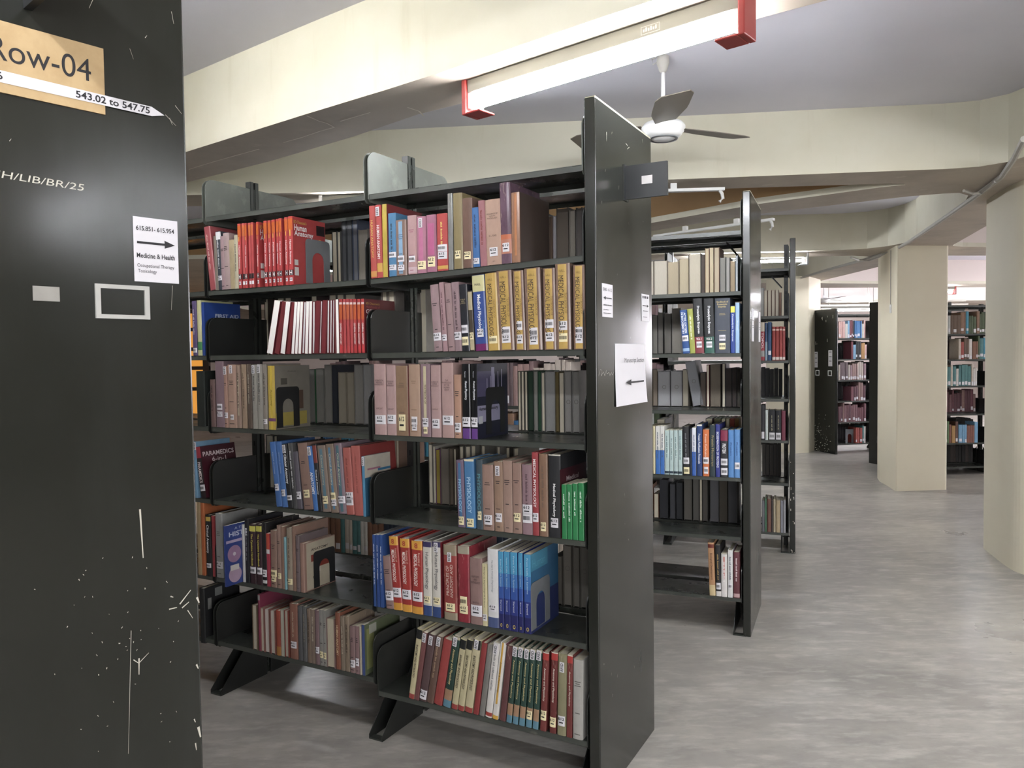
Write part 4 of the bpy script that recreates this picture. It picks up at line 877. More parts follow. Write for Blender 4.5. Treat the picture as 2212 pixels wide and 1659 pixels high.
# --- fourth shelf, left bay
place(R1, (400, 760), 3.606, Z1L[4], BX1[1], 'fourth shelf, left bay' + N1, [
 (678, 724, 706, '#3d6fb8', 'light blue leaning book', dict(dx=-56, ts=[('Clinical Anatomy', '#c9d9ee', .5, .85, 'd', .2)], labs=[L(.3, '611', .028, .75)])),
 (726, 770, 704, '#3d6fb8', 'light blue leaning book', dict(dx=-54, ts=[('Clinical Anatomy', '#c9d9ee', .5, .85, 'd', .2)], labs=[L(.22, '611', .028, .75)])),
 (772, 812, 722, '#1d1e22', 'black Clinical Anatomy book', dict(dx=-50, ts=[('Clinical Anatomy', '#f2f2f4', .38, .84, 'd', .62, 0, 1)], rf=.99, labs=[L(.16, '', .02)])),
 (816, 852, 714, '#4a4a4c', 'black and white speckled book', dict(dx=-46, nz=.9, kv='#cfcfd0')),
 (852, 890, 780, '#5a5560', 'dim grey mauve book', dict(dx=-40, labs=[L(.24, '611', .03, .9)])),
 (893, 968, 716, '#8a6a5c', 'brown cloth book', dict(dx=-54, k=1, labs=[L(.24, '611', .032, .7, 1)])),
 (970, 1008, 738, '#3a74c4', 'blue and white anatomy book', dict(dx=-54, ts=[('ANATOMY', '#eef2fa', .25, .6, 'd', .6, 0, 1)], rf=.99)),
 (1009, 1040, 722, '#232226', 'black red General Anatomy book', dict(dx=-50, bands=[(.72, .98, '#8c3a30')], ts=[('General Anatomy', '#eeeeee', .25, .62, 'd', .5, 0, 1)])),
 (1043, 1108, 734, '#857263', 'tan edged book with teal spine', dict(dx=-48, inner=('#4f7a8c', .05, .95, .7), ts=[('Clinical Anatomy', '#c9c19a', .4, .86, 'd', .3)], labs=[L(.18, '611', .03, .7, 1)])),
 (1110, 1170, 722, '#86705f', 'tan edged book with blue spine', dict(dx=-46, inner=('#4a80a4', .05, .95, .62), ts=[('Clinical Anatomy', '#d9d4b0', .4, .86, 'd', .3)], labs=[L(.24, '', .03, .7, 1), L(.15, '611', .026, .75)])),
 (1172, 1232, 716, '#86707a', 'mauve edged book with teal spine', dict(dx=-44, inner=('#45707c', .03, .97, .75), ts=[('Clinical Anatomy', '#d9d4b0', .4, .86, 'd', .3)], labs=[L(.2, '611', .028, .9)])),
 (1236, 1298, 750, '#b65a50', 'salmon red cloth book', dict(dx=-34, kv='#8a4038', labs=[L(.28, '611', .03, .9), L(.2, '', .03, .9)])),
 (1300, 1376, 736, '#b85a52', 'wide salmon red cloth book', dict(dx=-34, D=.22, cov=[('r', '#8f2f2c', 0, 1, 0, 1)], kv='#9a4a40')),
 (1380, 1402, 815, '#4a8fb8', 'thin blue book with pale wave cover', dict(dx=-14, D=.16, pb=True, rf=.99, cov=[('r', '#b9b1a0', 0, 1, .64, 1), ('r', '#a0627a', .1, .6, .76, .79), ('r', '#2f6f96', .5, 1, .72, .76), ('r', '#2a5a7a', 0, 1, .0, .64)]))])
place(R1, (400, 760), 3.606, Z1L[4], BX1[1], 'fourth shelf, left bay' + N1, [(632, 690, 650, '#6a6a66', 'dim grey book'), (694, 720, 655, '#4a4844', 'dim dark book'), (1622, 1642, 690, '#c9beb0', 'pale slim book'), (1644, 1668, 688, '#a07a60', 'tan slim book')], Y=.335, rear=True)
# --- fourth shelf, right bay
place(R1, (780, 760), 3.606, Z1R[4], BX1[0], 'fourth shelf, right bay' + N1, [
 (743, 800, 845, '#735e78', 'blue mauve physiology book', dict(inner=('#3f72a4', .1, .96, .72), ts=[('PHYSIOLOGY', '#8cc0e6', .22, .72, 'd', .4, 0, 1)], labs=[L(.1, '612', .03, .8, 1)], dx=-18)),
 (804, 880, 838, '#3f7fb6', 'bright blue physiology book', dict(ts=[('PHYSIOLOGY', '#a9d4f2', .22, .74, 'd', .4, 0, 1)], bands=[(.97, 1, '#d4c9a8')], labs=[L(.08, '612', .03, .8, 1)], dx=-18)),
 (895, 944, 842, '#3a4c58', 'dark teal physiology book', dict(ts=[('PHYSIOLOGY', '#4f8f9a', .22, .8, 'd', .5, 0, 1)], labs=[L(.2, '612', .03, .7, 1)])),
 (940, 1028, 880, TAN, 'rounded tan cloth book', K3(labs=[L(.16, '612', .034, .8)], dx=-12)),
 (1032, 1102, 856, '#98765f', 'tan cloth book with large sticker', K3(rf=.94, labs=[L(.2, '612', .03, .8)], dx=-12)),
 (1102, 1174, 848, '#a07f6e', 'plain tan cloth book', K3(dx=-10)),
 (1176, 1246, 866, TAN, 'tan cloth book with handwritten label', K3(labs=[L(.23, '612', .03, .85, 1)], dx=-10)),
 (1250, 1330, 880, '#94727a', 'mauve book with two labels', dict(kv='#5a3e48', labs=[L(.36, '612', .034, .95), L(.24, '', .034, .95)], dx=-8)),
 (1330, 1378, 784, '#a8353a', 'red Medical Physiology book', dict(ts=[('MEDICAL PHYSIOLOGY', '#f4e9e6', .34, .92, 'd', .45, 0, 1)], labs=[L(.22, '612', .03, .95)], dx=-10)),
 (1382, 1450, 796, '#8f6d56', 'plastic wrapped tan book', dict(ro=.25, kv='#6e5342', labs=[L(.12, '612', .03, .7, 1)])),
 (1456, 1552, 800, '#1d1e22', 'worn black Medical Physiology book', dict(ts=[('Medical Physiology', '#f2f2f2', .25, .65, 'd', .26, 0, 1)], labs=[L(.18, '612', .032, .7)], D=.225, bands=[(.985, 1, '#c9c4b4')], cov=[('r', '#4d1824', 0, 1, 0, .82), ('t', '#c8b4b8', 'Medical', .15, .75, .66, .72, 1)])),
 (1562, 1600, 1035, '#2c8a4c', 'small green book', dict(pb=True, kv='#d9eedd')), (1604, 1642, 1032, '#2c8a4c', 'small green book', dict(pb=True, kv='#d9eedd')), (1646, 1686, 1028, '#2f8d4f', 'small green book', dict(pb=True, kv='#d9eedd')), (1690, 1734, 1024, '#2c8a4c', 'small green book at the end', dict(pb=True, kv='#d9eedd'))])
place(R1, (780, 760), 3.606, Z1R[4], BX1[0], 'fourth shelf, right bay' + N1, [
 (527, 558, 720, '#7a766a', 'grey book'), (562, 580, 735, '#b9b4a8', 'pale slim book'), (582, 618, 760, '#7a3f72', 'purple yellow book', dict(pc='#b09a30')), (622, 684, 750, '#7d7466', 'beige book', dict(pc='#8a8070')), (688, 718, 750, '#6c5f50', 'brown book', dict(pc='#7a6a5a')), (722, 742, 755, '#5f5448', 'brown book'), (770, 800, 735, '#7a756a', 'grey book'), (815, 855, 735, '#8a857a', 'grey book'), (860, 895, 730, '#9a958a', 'pale book'), (940, 968, 730, '#8a857a', 'grey book'), (1060, 1085, 740, '#a39e92', 'pale book'), (1130, 1160, 745, '#5f5a52', 'dim book'), (1190, 1230, 750, '#8a857a', 'grey book')], Y=.335, rear=True)
# --- fifth shelf, left bay
CY_ = dict(ts=[('The Cytokine Handbook', '#e6d84a', .30, .84, 'd', .36, 0, 1)], bands=[(.88, .97, '#d6cf4a')], labs=[L(.23, '', .028, .9)])
place(R1, (400, 1080), 3.606, Z1L[5], BX1[1], 'fifth shelf, left bay' + N1, [
 (208, 230, 125, '#a8343a', 'slim red book', dict(pb=True)),
 (234, 288, 108, '#9a9a98', 'grey book with label', dict(k='#5a5a5a', labs=[L(.2, '611', .03, .9)])),
 (302, 316, 205, '#2f4596', 'blue histology book pulled forward, cover showing', dict(y=-.085, pb=True, D=.19, cov=[('r', '#2f4596', 0, 1, 0, 1), ('t', '#cfd6ee', 'HIST', .10, .52, .80, .88, 1), ('t', '#cfd6ee', 'A T', .24, .46, .91, .95), ('r', '#b9a6c8', .02, .98, .70, .745), ('c', '#a87fa6', .24, .51, .036), ('c', '#d9cfd8', .24, .51, .008), ('c', '#b99ab4', .25, .17, .034), ('r', '#d9d4d0', .12, .36, .24, .33)])),
 (420, 440, 200, '#8fb0c4', 'pale blue slim book', dict(pb=True)), (442, 462, 195, '#d4d4d2', 'white slim book', dict(pb=True, kv='#3a5a7a')),
 (464, 494, 150, '#1c1d24', 'black slim book', dict(ts=[('BRS', '#e9e9ee', .74, .86, 'd', .5, 0, 1)], kv='#8a8a92')),
 (497, 545, 190, '#3a1f26', 'dark Cytokine Handbook volume', CY_), (549, 594, 190, '#3a1f26', 'dark Cytokine Handbook volume', CY_),
 (596, 630, 180, '#1e1a1c', 'black book with white label', dict(nz=.4, labs=[L(.2, '611', .03, .95)], bands=[(.04, .09, '#d9d9d8')])),
 (633, 658, 262, '#b8344a', 'slim red pink book', dict(pb=True, bands=[(.7, .99, '#c8452f'), (.62, .7, '#dddddd')])),
 (660, 710, 240, '#957362', 'tan cloth book', K3(labs=[L(.25, '', .028, .9, 1), L(.16, '611', .026, .8, 1)], dx=-6)),
 (714, 744, 200, '#9b7a6a', 'slim tan book', K3(labs=[L(.2, '611', .024, .9, 1)])), (748, 768, 210, '#93715f', 'thin tan book'),
 (770, 786, 292, '#7fb4bc', 'thin pale turquoise book', dict(pb=True, nz=.4)),
 (788, 830, 220, '#9a8a76', 'frayed tan book', dict(kv='#6b5a4a', labs=[L(.14, '611', .024, .9, 1)])),
 (834, 858, 205, '#94715f', 'tall tan book'), (860, 890, 278, '#6f5f60', 'grey brown book', dict(k=1)),
 (893, 926, 340, '#a07a68', 'tan book with beige anatomy cover showing', dict(D=.185, cov=[('r', '#b9ac93', .08, 1, .02, .98), ('t', '#3a2c24', 'ANATOMY', .2, .8, .80, .85, 1), ('r', '#8c3226', .22, .9, .58, .72), ('r', '#8c3226', .3, .86, .44, .56), ('r', '#d4d0c8', .3, .5, .34, .44), ('t', '#3a2c24', '611', .2, .5, .23, .29)]))])
bookend(R1, BOOKS[-1]['XR'], ((678, 1271), (722, 1178)), M_BLACK, 'dark steel bookend against the beige anatomy cover, fifth shelf')
# --- fifth shelf, right bay
EM = dict(bands=[(.0, .1, '#e09a2c'), (.88, 1.0, '#e6a233')], ts=[('MEDICAL PHYSIOLOGY', '#f6e6dc', .38, .82, 'd', .34, -.06, 1), ('Essentials of', '#f0c9b0', .66, .84, 'd', .18, .28), ('8', '#b8362a', .90, .97, 'h', .3, 0, 1)], labs=[L(.24, '612', .036, .92)], ro=.3, pw=True, pc='#e8e6e2', D=.2)
HP = dict(bands=[(.0, .14, '#2f4a86'), (.93, 1, '#3a3060')], ts=[('Human Physiology', '#2a2c3a', .36, .86, 'd', .46)], labs=[L(.22, '612', .026, .8, 1)], pc='#cfc9bd', D=.2)
BG = dict(bands=[(.0, .2, '#2a2c6e'), (.2, .4, '#2f3f92'), (.4, .55, '#3358b0'), (.55, .72, '#3a78c4'), (.72, 1, '#45a0d2')], ts=[('From Cells to Systems', '#bfe0f2', .5, .95, 'd', .26), ('Sherwood', '#d9ddf2', .24, .38, 'd', .26), ('o', '#e0c23a', .03, .08, 'h', .35)], pb=True, ro=.25, D=.2)
place(R1, (780, 1120), 3.079, Z1R[5], BX1[0], 'fifth shelf, right bay' + N1, [
 (78, 98, 110, '#2c4f96', 'very thin blue book', dict(pb=True, kv='#d0d8e8')), (100, 121, 110, '#2a4a90', 'very thin blue book', dict(pb=True, kv='#d0d8e8')), (123, 145, 110, '#2c4f96', 'thin blue book with cover showing', dict(pb=True, kv='#d0d8e8', D=.2)),
 (150, 204, 252, '#94736c', 'short tan mauve book', K3(labs=[L(.25, '612', .036, .95)], dx=-28, bands=[])),
 (196, 256, 122, '#b5322c', 'orange red Medical Physiology paperback', dict(EM, dx=-36)), (262, 326, 136, '#b5322c', 'orange red Medical Physiology paperback', dict(EM, dx=-22)), (333, 405, 150, '#b5322c', 'orange red Medical Physiology paperback', dict(EM, dx=-8)),
 (408, 466, 156, '#d4cfc2', 'white Human Physiology book', dict(HP, dx=-6)), (470, 530, 156, '#d4cfc2', 'white Human Physiology book with sticker', dict(HP, rf=.99, dx=-6, cov=[('r', '#7d1f28', 0, 1, 0, 1)])),
 (546, 634, 176, '#a8433f', 'torn red anatomy and physiology book', dict(nz=.5, ro=.25, rf=.9, bands=[(.0, .1, '#9a8a72'), (.86, 1, '#9a8a72')], ts=[('PRINCIPLES OF\nANATOMY AND', '#e0c4b4', .3, .74, 'u', .5)], labs=[L(.17, '612', .03, .8, 1)])),
 (640, 718, 186, '#a0303c', 'worn crimson book', dict(nz=.5, ro=.25, bands=[(.9, 1, '#a39a84')], labs=[L(.28, '', .034, .7, 1), L(.17, '612', .03, .8, 1)])),
 (721, 804, 266, '#94726a', 'tan mauve cloth book', dict(ts=[('ANATOMY\nAND\nPHYSIOLOGY', '#3f2c2a', .62, .74, 'h', .75), ('SMITH', '#3f2c2a', .32, .345, 'h', .5)], labs=[L(.21, '612', .04, .9)])),
 (806, 836, 302, '#d8cc98', 'slim cream yellow book', dict(pb=True, ts=[('MCQs in Physiological Science', '#3a3426', .3, .95, 'd', .36)], labs=[L(.14, '612', .024, .95)])),
 (838, 910, 204, '#dcdcdc', 'white book with blue foot', dict(bands=[(0, .13, '#4a5a8c')], ts=[('Vander\'s Human Physiology', '#5a6470', .45, .86, 'd', .2)], labs=[L(.25, '612', .024, .7)], ro=.3)),
 (914, 948, 220, '#2f3f92', 'blue gradient physiology book', BG), (951, 990, 222, '#2f3f92', 'blue gradient physiology book', BG), (993, 1040, 226, '#2f3f92', 'wide blue gradient physiology book', BG), (1046, 1076, 230, '#2a3a88', 'slim blue gradient physiology book', BG),
 (1083, 1130, 240, '#2f3f92', 'blue physiology book with cover curling open', dict(BG, D=.22, cov=[('r', '#26346e', 0, 1, 0, .45), ('r', '#2a6a9a', 0, 1, .45, 1), ('r', '#3a93b8', 0, .6, .78, 1), ('t', '#5ab0d0', 'Human', .06, .5, .82, .92)]))])
lastR5 = BOOKS[-1]['XR']
bookend(R1, lastR5, ((1147, 1364), (1186, 1238)), M_BOOKEND, 'grey steel bookend against the blue physiology books, fifth shelf')
place(R1, (780, 1120), 3.079, Z1R[5], BX1[0], 'fifth shelf, right bay' + N1, [
 (1282, 1335, 250, '#6f6a60', 'grey book with stamp', dict(ring=.7, pc='#7b766b')), (1345, 1398, 180, '#7a756a', 'grey book with stamp', dict(ring=.62, pc='#857f74')), (1410, 1452, 190, '#736e64', 'grey book with stamp', dict(ring=.6, pc='#7f796e')), (1458, 1512, 190, '#767166', 'grey book with stamp', dict(ring=.6, pc='#7f796e'))], Y=.335, rear=True)
# --- bottom shelf, left bay
PO = lambda c: dict(po=True, pc=c)
place(R1, (400, 1080), 3.606, Z1L[6], BX1[1], 'bottom shelf, left bay' + N1, [
 (524, 560, 820, '#6e5a44', 'cream page edged book', PO('#bdb39b')), (568, 584, 738, '#8c2a48', 'tall crimson book', dict(bands=[(.9, .99, '#8a8a86')], D=.19)),
 (588, 614, 842, '#a0625a', 'page edged book', PO('#c4b8a2')), (618, 656, 850, '#8a5a50', 'pink edged page book', PO('#c9bdb4')), (662, 700, 862, '#8a5048', 'page edged book', PO('#bdb4a4')), (704, 742, 862, '#a8422c', 'red orange book', dict(nz=.4, bands=[(.0, .2, '#b0702c')])),
 (746, 772, 858, '#7b7466', 'greenish page edged book', PO('#b3ae9c')), (774, 804, 862, '#8a3a30', 'page edged book beside brown book', PO('#b5ad9a')),
 (810, 872, 812, '#8f5a48', 'brown red anatomy book', dict(kv='#b9a48c', labs=[L(.26, '611', .028, .8)])),
 (876, 908, 830, '#565658', 'dark grey book', dict(nz=.3)), (910, 944, 832, '#5c5c5c', 'dark grey book with pale stripe', dict(kv='#8a8272')),
 (948, 978, 852, '#7f6a58', 'patterned tan book', dict(nz=.5, kv='#4a3a30')), (980, 1008, 856, '#857262', 'patterned tan book', dict(nz=.5, kv='#c2b7a0')), (1010, 1042, 862, '#7f6466', 'mauve book with label', dict(labs=[L(.27, '611', .026, .9)])),
 (1045, 1073, 858, '#8c8a84', 'grey book', dict(k=1, labs=[L(.2, '611', .026, .9, 1)])), (1075, 1098, 862, '#8f8d86', 'slim grey book', dict(k=1, labs=[L(.19, '611', .026, .9, 1)])),
 (1102, 1164, 926, '#84625c', 'wide cream page edged book', PO('#bcb096')),
 (1168, 1204, 880, '#8f5038', 'orange brown Human Anatomy book', dict(ts=[('HUMAN ANATOMY', '#d9b48c', .25, .78, 'd', .5, 0, 1)])),
 (1207, 1240, 912, '#857460', 'worn tan book', dict(nz=.5, kv='#b9aa90')), (1242, 1276, 908, '#8c7862', 'worn tan book', dict(nz=.5, kv='#4a3c30')),
 (1280, 1320, 985, '#8a6a68', 'mauve cloth book', K3(labs=[L(.2, '611', .03, .9)])), (1324, 1354, 985, '#916f70', 'slim mauve cloth book', K3(labs=[L(.25, '611', .03, .9)])), (1357, 1372, 985, '#b5a992', 'thin cream book'),
 (1376, 1400, 975, '#3a4f8c', 'blue spined book with green cover showing', dict(D=.225, cov=[('r', '#5f6a48', 0, 1, 0, 1), ('r', '#8a8f52', .05, .25, .1, .9), ('r', '#a3a596', .12, .32, .78, .96)]))])
# --- bottom shelf, right bay
GR = dict(ts=[('Anatomy and Physiology', '#c9b878', .32, .82, 'd', .36, 0, 1)], bands=[(.0, .1, '#5a8aa0'), (.1, .25, '#a8805f'), (.96, 1, '#b9ad90')], rf=.99, nz=.35, ro=.25)
CRM = dict(ts=[('ANATOMY AND PHYSIOLOGY', '#3a3226', .3, .78, 'd', .36, 0, 1)], bands=[(0, .07, '#a8403a'), (.86, .99, '#1f2022')], ro=.35)
RB = dict(ts=[('Anatomy and Physiology', '#e0cdbc', .38, .80, 'd', .36, 0, 1)], bands=[(.9, .985, '#c03a36'), (.985, 1, '#c9c0b0')], nz=.35, ro=.25)
place(R1, (780, 1120), 3.079, Z1R[6], BX1[0], 'bottom shelf, right bay' + N1, [
 (342, 378, 738, '#c9bc8e', 'cream black topped book', dict(CRM, dx=58)), (381, 410, 762, '#7d4a48', 'mauve red worn book', dict(nz=.4, rf=.99, dx=58)),
 (412, 462, 778, '#5a4040', 'brown mauve book with sticker', dict(rf=.98, dx=64, labs=[L(.1, '612', .036, .9)])), (464, 510, 790, '#6b4c40', 'dark brown anatomy book', dict(rf=.99, nz=.4, dx=66, kv='#a88a6a')),
 (512, 568, 812, '#a83a36', 'plain red cloth book', dict(dx=68, nz=.2)), (572, 624, 790, '#29443c', 'dark green anatomy and physiology book', dict(GR, dx=66)),
 (628, 668, 806, '#c4b98c', 'cream black topped book', dict(CRM, dx=64)), (671, 712, 808, '#c4b98c', 'cream black topped book', dict(CRM, dx=64)), (715, 766, 808, '#c9bd92', 'cream black topped book with sticker', dict(CRM, rf=.99, dx=62)),
 (772, 808, 832, '#9a3030', 'dark red cloth book', dict(dx=60)), (811, 846, 842, '#7f7d76', 'grey worn book', dict(nz=.5, dx=58)),
 (850, 894, 832, '#dad6d0', 'white book with sticker', dict(rf=.98, kv='#8a8a8a', bands=[(.02, .07, '#b03a30')], dx=56)), (897, 936, 830, '#dcd8d0', 'white and orange anatomy book', dict(inner=('#d9a233', .2, 1, .6), ts=[('Anatomy & Physiology', '#5a3c1c', .35, .75, 'd', .3)], bands=[(0, .05, '#d9a233')], cov=[('r', '#8c2a4a', .0, 1, .985, 1)], dx=56)),
 (942, 982, 850, '#6b3a3a', 'maroon patterned book', dict(nz=.6, dx=50)),
 (986, 1022, 850, '#2c4a40', 'dark green anatomy book', dict(GR, dx=46)), (1025, 1062, 856, '#2c4a40', 'dark green anatomy book', dict(GR, dx=42)), (1066, 1104, 866, '#2c4a40', 'dark green anatomy book', dict(GR, dx=38)), (1108, 1148, 870, '#2c4a40', 'dark green anatomy book', dict(GR, dx=32, labs=[L(.16, '612', .03, .9, 1)])), (1152, 1190, 874, '#2c4a40', 'dark green anatomy book', dict(GR, dx=28)),
 (1196, 1238, 890, '#7d3432', 'red brown anatomy book', dict(RB, dx=20, labs=[L(.2, '612', .034, .9, 1)])), (1256, 1300, 890, '#73302f', 'shadowed red brown anatomy book', dict(RB, dx=14, labs=[L(.14, '612', .034, .9, 1)])),
 (1304, 1364, 902, '#8c8660', 'olive book with large sticker', dict(rf=.9, nz=.35, dx=8, labs=[L(.18, '612', .034, .85)])), (1368, 1404, 908, '#7d3432', 'slim red brown anatomy book', dict(RB, dx=6)),
 (1406, 1474, 942, '#a8a69e', 'thick pale grey book', dict(k='#55534e', dx=4, bands=[]))])
# --- third bay, beyond the left divider
B3 = BX1[2]; N3 = ', bay beside left panel'
place(R1, (400, 320), 3.606, T1[2], B3, 'second shelf' + N3, [(52, 86, 1190, '#5a4a7a', 'purple book', dict(labs=[L(.1, '', .02)], kv='#c9c4d4')), (90, 124, 1185, '#c4c28c', 'pale yellow green book', dict(bands=[(.1, .25, '#3a8a4a')])), (128, 150, 1200, '#24459a', 'blue first aid book with cover showing', dict(D=.2, cov=[('t', '#c9d4ea', 'FIRST AID', .3, .95, .72, .79, 1), ('t', '#c9d4ea', 'FOR', .55, .8, .64, .70)]))])
place(R1, (400, 760), 3.606, T1[4], B3, 'fourth shelf' + N3, [(70, 92, 700, '#6fa0c4', 'pale blue book with sticker', dict(rf=.99)), (96, 140, 745, '#26181c', 'dark red paramedics handbook tilted', dict(dx=-50, D=.19, bands=[(.78, 1, '#a8283a')], ts=[('PARAMEDICS', '#f2e4e4', .3, .7, 'd', .5, 0, 1)], labs=[L(.2, '', .028, .9)], cov=[('r', '#4a1420', 0, 1, .0, 1), ('t', '#e6d4d4', 'PARAMEDICS', .05, .95, .80, .89, 1), ('t', '#e6d4d4', '6-in-1', .3, .7, .68, .77)]))])
place(R1, (400, 1080), 3.606, T1[5], B3, 'fifth shelf' + N3, [(92, 120, 20, '#a58a60', 'tan book'), (122, 150, 25, '#c0602c', 'orange book'), (158, 196, 118, '#17181b', 'black Clinical Anatomy book', dict(ts=[('Clinical Anatomy', '#f2f2f2', .38, .84, 'd', .6, 0, 1)], labs=[L(.18, '', .02)], bands=[(.9, .97, '#c9a43a')]))])
place(R1, (400, 1080), 3.606, T1[6], B3, 'bottom shelf' + N3, [(110, 150, 690, '#1b1c1e', 'black book with pale cover print', dict(D=.2, cov=[('r', '#8a8d8c', .3, .5, .8, .95), ('r', '#8a8a86', .1, .2, .6, .8)]))])
place(R1, (400, 760), 3.606, T1[3], B3, 'third shelf' + N3, [(84, 150, 150, '#1d2420', 'dark green black book', dict(D=.2))])

# --- second bookcase
N2 = ', second bookcase'
place(R2, (1220, 180), 3.318, Z2[1], BX2[0], 'top shelf' + N2, [
 (600, 636, 1275, '#8a8070', 'pale page edged book', PO('#b9b1a0')), (640, 734, 1270, '#8a8070', 'thick page edged book', PO('#b5ad9c')), (737, 818, 1276, '#7d6e58', 'brownish page edged book', PO('#a8997c')), (821, 888, 1256, '#8a7a5c', 'tan page edged book', PO('#b0a283')), (891, 974, 1220, '#8a8070', 'pale page edged book', PO('#bdb49e')), (978, 1002, 1226, '#3a302a', 'dark slim book', PO('#4a3f38')), (1005, 1036, 1180, '#8a6a4a', 'tall page edged book', PO('#c2b18e')), (1039, 1066, 1178, '#8a6a4a', 'tall page edged book', PO('#c2b18e')), (1070, 1108, 1174, '#7a5a40', 'tall page edged book', PO('#bfae90')), (1112, 1152, 1246, '#66645f', 'grey page edged book', PO('#8a8880')), (1156, 1182, 1246, '#8a8a86', 'pale slim book', PO('#a8a6a0')), (1186, 1220, 1270, '#8a7058', 'tan page edged book', PO('#b09a78')), (1223, 1240, 1232, '#b9c4cc', 'pale thin book', PO('#c4ccd0'))], Y=.10)
PE = lambda v, c, x: dict(ts=[('Proteolytic Enzymes', '#e9e9ec', .36, .86, 'd', .34, .02, 1), (v, '#f2e4e4', .24, .285, 'h', .55, 0, 1)], bands=[(0, .22 if x == 1 else .24, c), (.22, .3, c)], labs=[L(.16, '', .032, .7)])
place(R2, (1220, 580), 3.318, Z2[2], BX2[0], 'second shelf' + N2, [
 (834, 884, 300, '#1f4f9a', 'blue biochemistry book', dict(ts=[('ACTIVE OXYGEN\nIN BIOCHEMISTRY', '#e6ecf6', .45, .95, 'd', .7, 0, 1)], labs=[L(.35, '', .03, .9)], bands=[(.05, .12, '#8fb4dc')], dx=-24)),
 (886, 926, 290, '#9aa03a', 'lime green book', dict(kv='#e9ebcf', dx=-22)),
 (924, 990, 215, '#1e1f22', 'black and maroon enzymes volume 1', dict(PE('VOL 1', '#8c2f3a', 1), dx=-18)), (996, 1068, 215, '#1e1f22', 'black and green enzymes volume 2', dict(PE('VOL 2', '#1f5a4a', 2), dx=-10)),
 (1074, 1184, 212, '#3d4452', 'thick slate enzymes handbook', dict(ts=[('Handbook of\nProteolytic\nEnzymes', '#b9a46a', .82, .95, 'h', .8, 0, 1)], labs=[L(.28, '', .03, .5), L(.13, '', .032, .5, 1)], k='#9a8a5a')),
 (1187, 1219, 268, '#1f3f9e', 'blue enzymes book with yellow top', dict(bands=[(.86, .99, '#d6cf3a')], ts=[('Proteolytic Enzymes', '#e6ecf6', .25, .82, 'd', .4, 0, 1)])), (1222, 1252, 246, '#8fb4dc', 'light blue book', dict(ts=[('Protein', '#eef4fa', .3, .8, 'd', .3)]))])
place(R2, (1220, 580), 3.318, Z2[2], BX2[0], 'second shelf' + N2, [
 (600, 628, 330, '#5c5952', 'grey book'), (630, 664, 336, '#5c5952', 'grey book', dict(pc='#77736a')), (668, 704, 312, '#4a4843', 'grey book', dict(pc='#6f6b62')), (714, 762, 322, '#5c5952', 'grey book', dict(pc='#6b675f')), (768, 832, 282, '#8a857a', 'pale book', dict(pc='#8f897e'))], Y=.335, rear=True)
place(R2, (1220, 580), 3.318, Z2[3], BX2[0], 'third shelf' + N2, [
 (600, 628, 722, '#6a5c4a', 'tan book'), (632, 664, 722, '#6a5c4a', 'tan book', dict(pc='#7d7160')), (668, 756, 736, '#77777a', 'sagging pale grey volume', dict(pc='#9c9c9e', ring=.55)), (760, 842, 734, '#77777a', 'sagging pale grey volume', dict(pc='#9a9a9c', ring=.55)), (846, 884, 722, '#8a8070', 'beige book', dict(pc='#a39a86')), (890, 966, 670, '#77777a', 'leaning blue grey volume', dict(pc='#8f9096', ring=.55, dx=-60)), (972, 1010, 745, '#4a3f38', 'brown book', dict(pc='#5f5248')), (1016, 1036, 690, '#8a3a3a', 'slim book'), (1044, 1116, 686, '#6f6250', 'wide tan book', dict(pc='#7f7260')), (1128, 1150, 680, '#55565a', 'grey book'), (1154, 1196, 715, '#3a3330', 'dark brown book', dict(pc='#463d38')), (1200, 1230, 710, '#3a3330', 'dark brown book', dict(pc='#463d38')), (1234, 1256, 715, '#35302d', 'dark brown book', dict(pc='#40382f'))], Y=.30, rear=True)
MI = dict(kv='#5a7a7a', bands=[(.03, .08, '#2a3a4a')], pb=True)
WB = dict(bands=[(0, .5, '#2f6dc4')], kv='#4a5a6a', pb=True)
